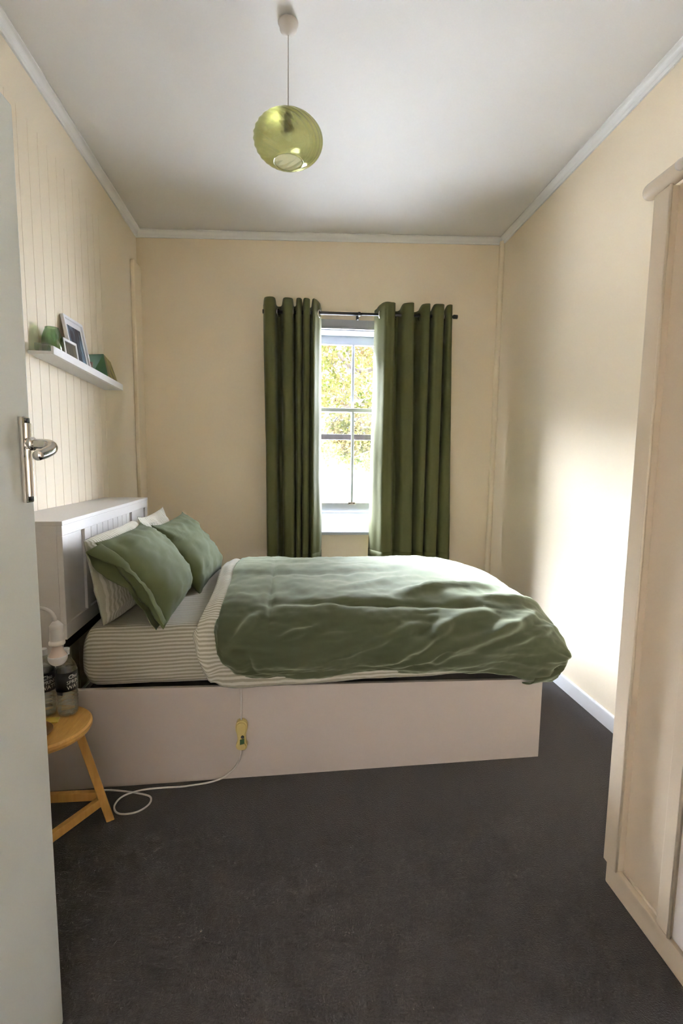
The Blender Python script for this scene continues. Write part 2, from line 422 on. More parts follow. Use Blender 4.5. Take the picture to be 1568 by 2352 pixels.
for i in range(N):
    bm.faces.new((lo[i][0], lo[i + 1][0], hi[i + 1][0], hi[i][0])); bm.faces.new((lo[i + 1][N], lo[i][N], hi[i][N], hi[i + 1][N]))
    bm.faces.new((lo[0][i + 1], lo[0][i], hi[0][i], hi[0][i + 1])); bm.faces.new((lo[N][i], lo[N][i + 1], hi[N][i + 1], hi[N][i]))
struct(build('ceiling', bm, M['ceil'], None, True))

# left wall with tongue-and-groove lining: plaster wall plus boards with vee grooves
struct(box('wall_left', XL - 0.12, XL - 0.012, YF - 0.15, YB + 0.3, 0, 3.25, M['wall']))
bm = bmesh.new()
prof = []
gy = [2.296 + 0.0835 * k for k in range(-25, 11)]
ys = YF
pts = [(XL, YF)]
for g in gy:
    if g <= YF + 0.01 or g >= YB - 0.2: continue
    pts += [(XL, g - 0.0022), (XL - 0.006, g), (XL, g + 0.0022)]
pts += [(XL, YB)]
def ztop_board(y): return 2.832 - (y - 2.296) * 0.05
lov = [bm.verts.new((x, y, 0.0)) for x, y in pts]; hiv = [bm.verts.new((x, y, ztop_board(y))) for x, y in pts]
for a in range(len(pts) - 1): bm.faces.new((lov[a], hiv[a], hiv[a + 1], lov[a + 1]))
# plain plate above the boards, flush with their faces
c0 = [bm.verts.new((XL, YF, ztop_board(YF))), bm.verts.new((XL, YB, ztop_board(YB))), bm.verts.new((XL, YB, 3.25)), bm.verts.new((XL, YF, 3.25))]
bm.faces.new(c0[::-1])
# closing faces so that the lining is a solid sheet
b0 = [bm.verts.new((XL - 0.0125, YF, 0)), bm.verts.new((XL - 0.0125, YB, 0)), bm.verts.new((XL - 0.0125, YB, 3.25)), bm.verts.new((XL - 0.0125, YF, 3.25))]
bm.faces.new(b0)
bmesh.ops.recalc_face_normals(bm, faces=bm.faces[:])
for f in bm.faces:
    if f.normal.x < -0.9 and f.calc_center_median().x > XL - 0.007: f.normal_flip()
lining_wall = struct(build('trim_9', bm, M['boards']))

struct(box('wall_right', XR, XR + 0.12, YF - 0.15, YB + 0.3, 0, 3.25, M['wall']))
bm = bmesh.new()
add_box(bm, XL - 0.1, WX0, YB, YW, 0, 3.25); add_box(bm, WX1, XR + 0.1, YB, YW, 0, 3.25)
add_box(bm, WX0, WX1, YB, YW, 0, WZ0 - 0.005); add_box(bm, WX0, WX1, YB, YW, WZ1, 3.25)
struct(build('wall_back', bm, M['wall']))
# front wall with the doorway the photographer stands in
DX0, DX1, DZ = -0.575, 0.27, 2.05
bm = bmesh.new()
add_box(bm, XL - 0.1, DX0, YF - 0.12, YF, 0, 3.25); add_box(bm, DX1, XR + 0.1, YF - 0.12, YF, 0, 3.25)
add_box(bm, DX0, DX1, YF - 0.12, YF, DZ, 3.25)
struct(build('wall_front', bm, M['wall']))
# the hall behind
bm = bmesh.new()
add_box(bm, -1.6, 1.8, -1.25, -1.15, 0, 2.6)
add_box(bm, 1.8, 1.9, -1.25, YF - 0.12, 0, 2.6)
add_box(bm, -1.7, -1.6, -1.25, YF - 0.12, 0, 2.58)
struct(build('wall_hall', bm, M['hall']))
struct(box('ceiling_hall', -1.6, 1.9, -1.25, YF - 0.12, 2.6, 2.68, M['ceil']))

# cornices (coved strips)
def cornice(name, A, B, inward, zA, zB):
    prof = [(0, 0), (0.010, 0), (0.013, 0.012)]
    for k in range(7):
        a = PI / 2 * k / 6
        prof.append((0.014 + 0.022 * (1 - math.cos(a)), 0.013 + 0.026 * math.sin(a)))
    prof += [(CD, 0.040), (CD, CH + 0.004), (0, CH + 0.004)]
    bm = bmesh.new(); A = Vector(A); B = Vector(B); n = Vector(inward)
    ra = [bm.verts.new(A + n * p + Vector((0, 0, zA + q))) for p, q in prof]; rb = [bm.verts.new(B + n * p + Vector((0, 0, zB + q))) for p, q in prof]
    for i in range(len(prof)):
        j = (i + 1) % len(prof); bm.faces.new((ra[i], ra[j], rb[j], rb[i]))
    bm.faces.new(ra[::-1]); bm.faces.new(rb)
    bmesh.ops.recalc_face_normals(bm, faces=bm.faces[:])
    return struct(build(name, bm, M['trimw']))
cornice('trim_1', (XL, YF, 0), (XL, YB, 0), (1, 0, 0), CLF, CLB)
cornice('trim_2', (XR, YF, 0), (XR, YB, 0), (-1, 0, 0), CRF, CRB)
cornice('trim_3', (XL, YB, 0), (XR, YB, 0), (0, -1, 0), CLB, CRB)

# baseboards
def baseb(name, x0, x1, y0, y1):
    return struct(box(name, x0, x1, y0, y1, 0, 0.085, M['trimw'], None, 0.006))
baseb('baseboard_right', XR - 0.018, XR, 1.35, YB); baseb('baseboard_back', XL, XR, YB - 0.018, YB); baseb('baseboard_left', XL, XL + 0.018, YF, YB)

# corner casings
bm = bmesh.new(); add_box(bm, XL, XL + 0.030, 3.66, YB, 0.08, 2.755, 0.012, 4)
struct(build('trim_4', bm, M['wall'], None, False))
bm = bmesh.new(); add_lathe(bm, [(0.024, 0.08), (0.024, CRB + 0.02)], 20, (XR - 0.012, YB - 0.012, 0)); struct(build('trim_5', bm, M['wall'], None, True))

# ------------------------------------------------------------------ window
win = sempty('window_1')
YS1, YS2 = 3.93, 3.972          # inner (lower) and outer (upper) sash planes
def wbox(n, *a, m='win', p=None, bev=0.003): return box(n, *a, M[m], p if p else win, bev)
# lining of the opening
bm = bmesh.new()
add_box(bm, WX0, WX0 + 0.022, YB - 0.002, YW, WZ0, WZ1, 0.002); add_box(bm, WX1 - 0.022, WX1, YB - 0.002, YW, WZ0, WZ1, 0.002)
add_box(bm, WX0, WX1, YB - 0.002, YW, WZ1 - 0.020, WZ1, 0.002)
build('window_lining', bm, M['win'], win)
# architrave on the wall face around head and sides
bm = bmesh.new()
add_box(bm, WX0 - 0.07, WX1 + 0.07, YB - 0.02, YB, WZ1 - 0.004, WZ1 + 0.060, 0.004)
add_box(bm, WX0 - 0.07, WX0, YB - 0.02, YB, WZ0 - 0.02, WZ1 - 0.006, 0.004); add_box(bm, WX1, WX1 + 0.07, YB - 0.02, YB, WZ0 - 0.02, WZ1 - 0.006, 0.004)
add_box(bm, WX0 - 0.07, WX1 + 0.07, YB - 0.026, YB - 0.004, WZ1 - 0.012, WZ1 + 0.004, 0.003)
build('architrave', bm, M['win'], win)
# steep sloping sill board
bm = bmesh.new()
add_hexa(bm, [(WX0, YB - 0.035, WZ0 - 0.022), (WX1, YB - 0.035, WZ0 - 0.022), (WX1, YW - 0.06, WZ0 - 0.022), (WX0, YW - 0.06, WZ0 - 0.022),
              (WX0, YB - 0.035, WZ0), (WX1, YB - 0.035, WZ0), (WX1, YS1 - 0.015, 0.930), (WX0, YS1 - 0.015, 0.930)], 0.004)
build('sill', bm, M['win'], win)
MX = 0.446
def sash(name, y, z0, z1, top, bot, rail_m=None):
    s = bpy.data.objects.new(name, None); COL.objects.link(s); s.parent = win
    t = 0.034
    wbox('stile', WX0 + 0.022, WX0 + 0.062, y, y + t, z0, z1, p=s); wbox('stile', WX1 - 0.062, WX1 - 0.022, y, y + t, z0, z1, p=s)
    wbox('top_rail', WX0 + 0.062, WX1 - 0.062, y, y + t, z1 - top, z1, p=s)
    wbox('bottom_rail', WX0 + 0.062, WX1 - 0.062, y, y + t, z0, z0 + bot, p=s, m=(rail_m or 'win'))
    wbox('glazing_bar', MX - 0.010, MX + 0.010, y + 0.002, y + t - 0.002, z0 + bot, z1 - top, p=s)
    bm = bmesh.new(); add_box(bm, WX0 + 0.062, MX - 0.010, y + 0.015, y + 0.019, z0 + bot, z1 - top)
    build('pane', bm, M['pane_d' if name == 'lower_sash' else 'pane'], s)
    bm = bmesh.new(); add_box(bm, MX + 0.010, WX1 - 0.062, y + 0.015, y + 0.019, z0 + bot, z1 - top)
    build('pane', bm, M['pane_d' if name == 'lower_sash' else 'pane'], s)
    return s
ls = sash('lower_sash', YS1, 0.930, 1.778, 0.030, 0.075)
us = sash('upper_sash', YS2, 1.525, 2.355, 0.068, 0.045, 'weather_backlit')
# outer sill seen through the lower pane, and the brass-less catch plate
box('outer_sill', WX0, WX1, YS2 + 0.036, YW + 0.06, 0.93, 0.998, M['sill_old'], win, 0.004)
cp = box('catch_plate', MX - 0.032, MX + 0.030, YS1 - 0.006, YS1, 0.990, 1.012, M['chrome'], win, 0.002)
for dx in (-0.020, 0.018):
    bm = bmesh.new(); add_lathe(bm, [(0.004, 0), (0.004, 0.003)], 10, (MX + dx, YS1 - 0.006, 1.0), Matrix.Rotation(PI / 2, 3, 'X'), True, True)
    build('screw', bm, M['screw'], cp)

# ------------------------------------------------------------------ open door at left, with handle
door = sempty('door_1')
DXF = -0.556
box('door_leaf', DXF - 0.036, DXF, YF + 0.03, 1.061, 0.006, 2.030, M['door'], door, 0.004)
hp = bpy.data.objects.new('door_handle', None); COL.objects.link(hp); hp.parent = door
PY0, PY1 = 1.018, 1.046
box('back_plate', DXF - 0.001, DXF + 0.009, PY0, PY1, 1.257, 1.431, M['chrome'], hp, 0.004, 3)
bm = bmesh.new()
for k in range(1): add_lathe(bm, [(0.0085, 0), (0.0085, 0.148)], 16, (DXF + 0.008, (PY0 + PY1) / 2, 1.270))
build('plate_ridge', bm, M['chrome'], hp, True)
for z in (1.264, 1.424):
    bm = bmesh.new(); add_lathe(bm, [(0.004, 0), (0.004, 0.003), (0.002, 0.004)], 12, (DXF + 0.008, (PY0 + PY1) / 2, z), Matrix.Rotation(PI / 2, 3, 'Y'), True, True)
    build('screw', bm, M['screw'], hp)
cy = (PY0 + PY1) / 2
bm = bmesh.new(); add_lathe(bm, [(0.014, 0), (0.014, 0.010), (0.010, 0.014)], 20, (DXF + 0.010, cy, 1.377), Matrix.Rotation(PI / 2, 3, 'Y'), True, True)
build('rose', bm, M['chrome'], hp, True)
path = catmull([(DXF + 0.012, cy, 1.377), (DXF + 0.030, cy, 1.377), (DXF + 0.046, cy - 0.001, 1.376), (DXF + 0.058, cy - 0.009, 1.372), (DXF + 0.065, cy - 0.026, 1.365), (DXF + 0.068, cy - 0.055, 1.358), (DXF + 0.070, cy - 0.085, 1.353)], 8)
nP = len(path)
tube('lever', path, [0.0095 + 0.002 * math.sin(PI * i / nP) for i in range(nP)], M['chrome'], hp, 14)

# ------------------------------------------------------------------ bed
BO = Vector((-0.900, 1.907, 0)); BR = math.atan2(0.038, 0.999)
bed = thing('bed', 'white wooden bed with panelled headboard against the boarded left wall and plain board side', 'bed', BO, BR)
# side board (taller at the head end)
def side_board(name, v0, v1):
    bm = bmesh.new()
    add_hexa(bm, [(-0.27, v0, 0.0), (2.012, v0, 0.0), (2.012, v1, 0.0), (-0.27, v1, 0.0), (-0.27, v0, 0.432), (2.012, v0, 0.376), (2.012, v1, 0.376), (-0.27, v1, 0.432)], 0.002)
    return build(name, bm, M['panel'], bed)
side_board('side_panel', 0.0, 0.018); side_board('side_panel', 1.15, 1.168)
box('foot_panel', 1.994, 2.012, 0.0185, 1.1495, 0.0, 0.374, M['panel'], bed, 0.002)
box('slat_base', 0.02, 1.99, 0.02, 1.148, 0.33, 0.372, M['gap'], bed)
# headboard: shelf box with panelled front
hb = bpy.data.objects.new('headboard', None); COL.objects.link(hb); hb.parent = bed
HZ = 1.108; HV0, HV1 = -0.016, 1.180
bx = lambda n, *a, bev=0.003, m='bedw': box(n, *a, M[m], hb, bev)
bx('cap', -0.272, 0.004, HV0, HV1, HZ - 0.018, HZ, bev=0.003)
bx('end_panel', -0.262, -0.020, HV0 + 0.003, HV0 + 0.021, 0.433, HZ - 0.018); bx('end_panel', -0.262, -0.020, HV1 - 0.021, HV1 - 0.003, 0.433, HZ - 0.018)
bx('back_panel', -0.266, -0.258, HV0 + 0.022, HV1 - 0.022, 0.45, HZ - 0.018, bev=0)
# front frame
bx('front_rail', -0.020, 0.001, HV0 + 0.003, HV1 - 0.003, HZ - 0.058, HZ - 0.018, bev=0.002)
bx('front_rail', -0.020, 0.001, HV0 + 0.003, HV1 - 0.003, 0.640, 0.700, bev=0.002)
for v0, v1 in ((HV0 + 0.003, 0.032), (0.200, 0.232), (0.860, 0.892), (HV1 - 0.050, HV1 - 0.003)):
    bx('stile', -0.020, 0.001, v0, v1, 0.700, HZ - 0.058, bev=0.002)
bx('inset_panel', -0.018, -0.010, 0.032, 0.200, 0.700, HZ - 0.058, bev=0); bx('inset_panel', -0.018, -0.010, 0.892, HV1 - 0.050, 0.700, HZ - 0.058, bev=0)
bm = bmesh.new()
pts = [(-0.012, 0.232)]
k = 0.232 + 0.0713
while k < 0.855:
    pts += [(-0.012, k - 0.003), (-0.016, k), (-0.012, k + 0.003)]; k += 0.0713
pts += [(-0.012, 0.860), (-0.019, 0.860), (-0.019, 0.232)]
add_prism(bm, pts, 0.700, HZ - 0.058, lambda a, b, z: (a, b, z))
build('beadboard_panel', bm, M['bedw'], hb)
bx('recess_shade_board', -0.21, -0.19, HV0 + 0.022, HV1 - 0.022, 0.433, 0.64, bev=0, m='gap')  # dark board added as the shade in the open recess below the front

def bl(x, y, z=0):
    """world -> bed local"""
    d = Vector((x, y, z)) - BO; c, s = math.cos(BR), math.sin(BR)
    return Vector((d.x * c + d.y * s, -d.x * s + d.y * c, z))

# mattress in its striped fitted sheet: rounded box, stripes run lengthwise
MU0, MU1, MV0, MV1, MZ0, MZ1 = 0.045, 1.965, 0.006, 1.140, 0.418, 0.672
def matt_section(t):
    """closed section, t in 0..1 from near bottom over the top to the far bottom"""
    pl = [(MV0 + 0.05, MZ0), (MV0 + 0.012, MZ0 + 0.018), (MV0 - 0.006, MZ0 + 0.06), (MV0 - 0.010, MZ0 + 0.12), (MV0 - 0.002, MZ1 - 0.065), (MV0 + 0.022, MZ1 - 0.018), (MV0 + 0.07, MZ1),
          (0.30, MZ1 + 0.004), (0.57, MZ1 + 0.006), (0.85, MZ1 + 0.004), (MV1 - 0.06, MZ1), (MV1 - 0.02, MZ1 - 0.02), (MV1, MZ1 - 0.07), (MV1, MZ0 + 0.06), (MV1 - 0.05, MZ0)]
    return pl
SEC = catmull([(0, a, b) for a, b in matt_section(0)], 8)
cum = [0.0]
for a, b in zip(SEC[:-1], SEC[1:]): cum.append(cum[-1] + (b - a).length)
mv = 0.57; mz = (MZ0 + MZ1) / 2
def matt(a, b):
    i = b * (len(SEC) - 1); p = SEC[min(int(round(i)), len(SEC) - 1)]
    L = MU1 - MU0; d = min(a, 1 - a) * L
    rr = 0.055
    # pulled-in ends
    q = 1.0
    if d < rr: q = 0.76 + 0.24 * math.sqrt(max(0, 1 - ((rr - d) / rr) ** 2))
    v = mv + (p.y - mv) * (1 - (1 - q) * 0.12); z = mz + (p.z - mz) * (1 - (1 - q) * 1.2)
    u = MU0 + a * L
    wr = 0.0035 * fbm((u * 3, v * 2, z * 9), 2.0) + 0.003 * math.sin(p.z * 70 + 4 * fbm((u, v, 1), 1.5)) * smooth01((0.55 - p.z) / 0.1)
    if p.z < MZ1 - 0.02 and p.y < 0.3: v -= wr
    else: z += wr * 0.6
    z = max(z, MZ0)
    return Vector((u, v, z))
mt = thing('mattress', 'mattress in a beige and white striped fitted sheet on the white bed', 'mattress', BO, BR)
ms = grid_mesh('fitted_sheet', 90, len(SEC) - 1, matt, M['stripe'], mt, uvfn=lambda a, b: (a * 1.9, cum[min(int(round(b * (len(SEC) - 1))), len(SEC) - 1)] + 0.006 * fbm((a * 6, b * 3, 0), 1.0)))
me = ms.data; bm = bmesh.new(); bm.from_mesh(me)
bmesh.ops.holes_fill(bm, edges=[e for e in bm.edges if e.is_boundary], sides=0); bm.to_mesh(me); bm.free()

# duvet: olive cover with a striped underside that shows at the turned-back edge
HEM = [(0.573, 0.640), (0.584, 0.560), (0.610, 0.515), (0.660, 0.482), (0.76, 0.464), (0.96, 0.450), (1.21, 0.452), (1.40, 0.454), (1.51, 0.462), (1.67, 0.443), (1.85, 0.424), (1.98, 0.392), (2.2, 0.37)]
LHEM = [(0.490, 0.62), (0.505, 0.54), (0.526, 0.50), (0.552, 0.455), (0.60, 0.425), (0.656, 0.418), (0.774, 0.422), (1.03, 0.424), (1.21, 0.428), (1.45, 0.434), (1.60, 0.440), (1.75, 0.445), (2.2, 0.45)]
def dsec(hem, off):
    o = off
    return catmull([(0, -0.040 + o * 0.6, hem), (0, -0.072 + o, max(hem + 0.02, 0.50)), (0, -0.080 + o, max(hem + 0.035, 0.57)), (0, -0.052 + o, max(hem + 0.05, 0.655)), (0, 0.035 + o * .7, 0.722 - o * .6), (0, 0.20, 0.752 - o),
                    (0, 0.45, 0.768 - o), (0, 0.72, 0.768 - o), (0, 0.95, 0.748 - o), (0, 1.10, 0.706 - o), (0, 1.185 - o, 0.63), (0, 1.205 - o, 0.53), (0, 1.20 - o, 0.45)], 12)
NS = 12 * 12
def uleft(b, lining):
    t = smooth01((b - 0.15) / 0.85)
    e = 0.575 + 0.045 * t + 0.008 * math.sin(b * 19)
    return e - (0.080 if lining else 0.0) - (0.012 * math.sin(b * 9 + 1) if lining else 0)
U1 = 1.56
FOOT = catmull([(0, 1, 0), (0.20, 0.985, 0), (0.34, 0.93, 0), (0.44, 0.83, 0), (0.51, 0.68, 0), (0.540, 0.53, 0), (0.537, 0.36, 0), (0.505, 0.20, 0), (0.455, 0.08, 0), (0.40, 0.0, 0)], 10)
FOOTL = 0.85
# creases: (u0,b0,u1,b1,depth,width)
def seg_d(p, a, b):
    ab = (b[0] - a[0], b[1] - a[1]); t = ((p[0] - a[0]) * ab[0] + (p[1] - a[1]) * ab[1]) / (ab[0] ** 2 + ab[1] ** 2)
    t = max(0, min(1, t)); return math.hypot(p[0] - a[0] - t * ab[0], p[1] - a[1] - t * ab[1]), t
CREASE = [((0.75, 0.36), (1.62, 0.33), -0.010, 0.016), ((0.66, 0.50), (1.5, 0.51), -0.008, 0.018), ((0.78, 0.24), (0.80, 0.62), -0.006, 0.012),
          ((1.22, 0.10), (1.62, 0.30), 0.020, 0.030), ((1.30, 0.08), (1.74, 0.27), 0.014, 0.022), ((1.48, 0.12), (1.82, 0.33), 0.016, 0.025), ((1.02, 0.14), (1.40, 0.26), 0.012, 0.022),
          ((1.62, 0.16), (1.92, 0.30), 0.013, 0.022), ((0.62, 0.20), (0.74, 0.32), 0.014, 0.020), ((0.70, 0.18), (0.72, 0.08), -0.012, 0.02), ((0.80, 0.22), (1.0, 0.27), 0.012, 0.018),
          ((1.35, 0.38), (1.75, 0.44), 0.012, 0.022), ((1.60, 0.36), (1.95, 0.40), 0.010, 0.02), ((0.95, 0.22), (1.18, 0.24), 0.009, 0.02), ((1.85, 0.10), (2.05, 0.22), 0.014, 0.03),
          ((1.95, 0.05), (2.10, 0.14), -0.014, 0.03), ((1.10, 0.42), (1.5, 0.47), 0.008, 0.022), ((0.64, 0.62), (1.2, 0.60), 0.006, 0.03)]
def duvet(a, b, lining=False):
    off = 0.016 if lining else 0.0
    uL = uleft(b, lining)
    uR = 1.66 if lining else U1 + FOOTL
    uu = uL + (uR - uL) * a                       # arclength-like
    if uu <= U1: u = uu; c = 1.0
    else:
        k = min(1.0, (uu - U1) / FOOTL) * (len(FOOT) - 1); i0 = min(int(k), len(FOOT) - 2); f = FOOT[i0].lerp(FOOT[i0 + 1], k - i0)
        u = U1 + f.x; c = f.y
    hem = interp(LHEM if lining else HEM, u)
    S = dsec(hem, off)
    p = S[min(int(round(b * NS)), NS)].copy()
    zb = 0.365 + 0.05 * smooth01(b * 3)
    z = zb + (p.z - zb) * c
    vm = 0.57; pull = 1 - 0.06 * (1 - c)
    v = vm + (p.y - vm) * pull
    # foot end tucks back a little at the far side
    u -= 0.10 * (1 - c) * 0.0 + 0.12 * smooth01((u - 1.5) / 0.6) * smooth01((b - 0.45) / 0.5)
    if b < 0.26: u -= 0.06 * ((0.26 - b) / 0.26) ** 1.3 * smooth01((u - U1 - 0.15) / 0.35)
    P = Vector((u, v, z))
    # normal estimate in section
    j = min(int(round(b * NS)), NS); q0 = S[max(j - 1, 0)]; q1 = S[min(j + 1, NS)]
    tv = (q1 - q0).normalized(); n = Vector((0, -tv.z, tv.y))
    if c < 1: n = (n * max(c, 0.05) + Vector((1, 0, 0)) * (1 - c)).normalized()
    d = 0.012 * fbm((u * 1.4, b * 6, 0.3), 1.0, 3) + 0.0075 * fbm((u * 4 + b * 5, b * 16 - u * 2, 1.3), 1.0, 4) + 0.0032 * fbm((u * 11 + b * 10, b * 40, 2.3), 1.0, 3)
    for A, B, dep, wd in CREASE:
        # work in metres: b*2.0 is the section length
        dd, t = seg_d((uu, b * 1.75), (A[0], A[1] * 1.75), (B[0], B[1] * 1.75))
        dd += 0.006 * math.sin(uu * 40 + b * 30)
        if dd < wd * 3: d += 1.9 * dep * math.exp(-(dd / wd) ** 2) * math.sin(PI * (0.1 + 0.8 * t))
    d += 0.006 * math.sin(u * 9 + 3 * fbm((u, b * 3, 5), 1)) * smooth01((0.2 - b) / 0.1) * smooth01((u - 0.6) / 0.2)
    # puffy channel between the long seams
    d += 0.010 * abs(math.sin(PI * (b - 0.02) * 6.6)) * smooth01((b - 0.28) / 0.06) * smooth01((0.8 - b) / 0.05)
    if lining: d *= 0.5
    d *= 0.35 + 0.65 * max(0.0, min(1.0, c * 1.4))
    # fold roll at the turned-back edge
    e = uu - uL
    if lining and e < 0.10:
        d += 0.014 * math.sin(PI * smooth01(e / 0.10)) + 0.004 * math.sin(b * 70) * math.sin(PI * e / 0.10)
    if not lining and e < 0.03: d -= 0.006 * (1 - e / 0.03)
    P += n * d
    return P
dv = thing('duvet', 'olive green duvet with striped turned-back edge spread over the bed', 'duvet', BO, BR)
secL = [0.0]
S0 = dsec(0.46, 0)
for a, b in zip(S0[:-1], S0[1:]): secL.append(secL[-1] + (b - a).length)
grid_mesh('cover', 320, NS, lambda a, b: duvet(a, b), M['duvet'], dv, solid=0.006)
grid_mesh('striped_lining', 130, NS, lambda a, b: duvet(a, b, True), M['lining'], dv, uvfn=lambda a, b: (a * 1.2, secL[int(round(b * NS))] + 0.005 * fbm((a * 9, b * 5, 0), 1)), solid=0.004)

# ------------------------------------------------------------------ pillows
def pillow(name, c, ax, up, w, h, t, m, label, group, seed, flange=0.0, sag=0.0, ear=0.04):
    ax = Vector(ax).normalized(); up = Vector(up); up = (up - ax * up.dot(ax)).normalized(); nr = ax.cross(up)
    o = thing(name, label, 'pillow', c, 0, group)
    n = 40
    def pt(x, y, side):
        ex = max(0.0, 1 - abs(x) ** 2.6); ey = max(0.0, 1 - abs(y) ** 2.6)
        th = t * (ex ** 0.55) * (ey ** 0.55)
        X = x * (1 - 0.045 * (1 - y * y))
        Y = y * (1 - 0.05 * (1 - x * x))
        # corner ears
        k = (abs(x) * abs(y)) ** (6 if ear > 0 else 3)
        X *= 1 + ear * 0.8 * k; Y *= 1 + ear * 1.2 * k
        q = ax * (X * w) + up * (Y * h)
        wr = 0.009 * fbm((x * 1.7 + seed, y * 2.3, side), 1.0, 3) + 0.006 * fbm((x * 3 + y * 4 + seed, y * 9 - x * 3, side), 1.0, 4) + 0.014 * fbm((x * 3 + seed, y * 3, side * 2), 1.0, 3) * (abs(x) ** 3 + abs(y) ** 3) \
            + 0.007 * math.sin((math.atan2(y, x) * 11) + seed + 3 * fbm((x, y, seed), 2)) * smooth01((math.hypot(x, y) - 0.45) / 0.5)
        # droop: top edge falls forward a bit, bottom bulges
        bulge = 1 + sag * (-y)
        edge = (ex ** 0.3) * (ey ** 0.3)
        q += nr * (side * (th * bulge * (1.0 if side > 0 else 0.5) + wr * edge))
        q += nr * (0.02 * math.sin(x * 3 + seed) * (1 - edge))
        q.z += -0.012 * (1 - edge) * 0
        return q
    bm = bmesh.new(); uvl = bm.loops.layers.uv.new('UVMap')
    grids = []
    for side in (1, -1):
        G = {}
        for i in range(n + 1):
            for j in range(n + 1):
                x = math.sin((i / n - 0.5) * PI); y = math.sin((j / n - 0.5) * PI)
                if side == -1 and (i in (0, n) or j in (0, n)): G[i, j] = grids[0][i, j]
                else: G[i, j] = bm.verts.new(pt(x, y, side))
        grids.append(G)
        for i in range(n):
            for j in range(n):
                q = [(i, j), (i + 1, j), (i + 1, j + 1), (i, j + 1)]
                if side == -1: q = q[::-1]
                f = bm.faces.new([G[k] for k in q]); f.smooth = True
                for lp, (a, b) in zip(f.loops, q):
                    lp[uvl].uv = (math.sin((a / n - 0.5) * PI) * w, math.sin((b / n - 0.5) * PI) * h)
    build('pillowcase', bm, m, o, True)
    if flange:
        # open hem of the case at the near end: front and back sheet standing a little apart
        for side in (1, -1):
            def fl(a, b, side=side):
                y = -0.93 + 1.88 * b
                base = pt(-0.965, y, side) + nr * side * 0.002
                out = flange * (1 + 0.25 * math.sin(5 * b + seed) + (0.45 * smooth01((b - 0.75) / 0.25) if side > 0 else 0))
                tip = pt(-0.985, y, side) - ax * out + nr * side * (0.016 + 0.014 * math.sin(8 * b + seed + side)) * math.cos(y * 1.3) + nr * (0.02 * math.sin(4 * b + 1) - 0.012)
                return base.lerp(tip, a) + nr * side * 0.006 * math.sin(PI * a)
            grid_mesh('case_hem', 12, 40, fl, m, o, uvfn=lambda a, b: (-w * (1 + 0.16 * a), (b - .5) * h * 2), solid=0.003)
    return o
BX = Vector((-0.038, 0.999, 0))
pillow('pillow', (-0.806, 2.268, 0.852), BX, (-0.060, 0, 0.34), 0.340, 0.192, 0.088, M['stripep'], 'striped pillow at the near side of the bed, behind the big green one', 'striped pillows', 1.3, 0.0, 0.1, -0.07)
pillow('pillow', (-0.776, 2.80, 0.850), BX, (-0.125, 0, 0.33), 0.27, 0.200, 0.062, M['stripep'], 'striped pillow at the window side, only its top corner showing', 'striped pillows', 4.1, 0.0)
pillow('pillow', (-0.655, 2.200, 0.858), BX, (-0.215, 0.02, 0.31), 0.300, 0.205, 0.105, M['pillowg'], 'large green pillow nearest the camera with its open hem facing out', 'green pillows', 2.2, 0.035, 0.15)
pillow('pillow', (-0.60, 2.685, 0.846), BX + Vector((0.05, 0, 0)), (-0.20, 0.02, 0.31), 0.285, 0.205, 0.105, M['pillowg'], 'green pillow standing behind the nearest one, toward the window', 'green pillows', 6.0, 0.0, 0.15)

# ------------------------------------------------------------------ wooden stool
SX, SY, SZ = -0.868, 1.640, 0.430
st = thing('stool', 'round three-legged honey pine stool between the door and the bed', 'stool', (SX, SY, 0))
bm = bmesh.new(); add_lathe(bm, [(0.001, SZ - 0.034), (0.130, SZ - 0.034), (0.143, SZ - 0.026), (0.148, SZ - 0.016), (0.147, SZ - 0.006), (0.141, SZ), (0.001, SZ)], 56)
build('seat', bm, M['pine'], st, False)
feet = []
for az in (30, 150, 270):
    a = math.radians(az); d = Vector((math.cos(a), math.sin(a), 0)); s = Vector((-math.sin(a), math.cos(a), 0))
    top = d * 0.098 + Vector((0, 0, SZ - 0.036)); bot = d * 0.190
    hx = 0.019; hy = 0.014
    bm = bmesh.new()
    add_hexa(bm, [bot - s * hx - d * hy, bot - s * hx + d * hy, bot + s * hx + d * hy, bot + s * hx - d * hy, top - s * hx - d * hy, top - s * hx + d * hy, top + s * hx + d * hy, top + s * hx - d * hy], 0.003)
    build('leg', bm, M['pineleg'], st); feet.append((bot, top))
for i, j in ((0, 1), (0, 2)):
    zt = 0.105 if j == 1 else 0.085
    f = zt / (SZ - 0.036)
    A = feet[i][0].lerp(feet[i][1], f); B = feet[j][0].lerp(feet[j][1], f)
    d = (B - A).normalized(); A = A + d * 0.014; B = B - d * 0.014
    s = Vector((-d.y, d.x, 0)) * 0.010; zz = Vector((0, 0, 0.016))
    bm = bmesh.new(); add_hexa(bm, [A - s - zz, B - s - zz, B + s - zz, A + s - zz, A - s + zz, B - s + zz, B + s + zz, A + s + zz], 0.002)
    build('stretcher', bm, M['pineleg'], st)

# text wrapped around a cylinder
def text_mesh(body, size):
    cu = bpy.data.curves.new('txt', 'FONT'); cu.body = body; cu.size = size; cu.align_x = 'LEFT'; cu.extrude = 0
    cu.resolution_u = 2
    o = bpy.data.objects.new('txt', cu); COL.objects.link(o)
    dg = bpy.context.evaluated_depsgraph_get(); me = bpy.data.meshes.new_from_object(o.evaluated_get(dg))
    bpy.data.objects.remove(o); bpy.data.curves.remove(cu)
    return me

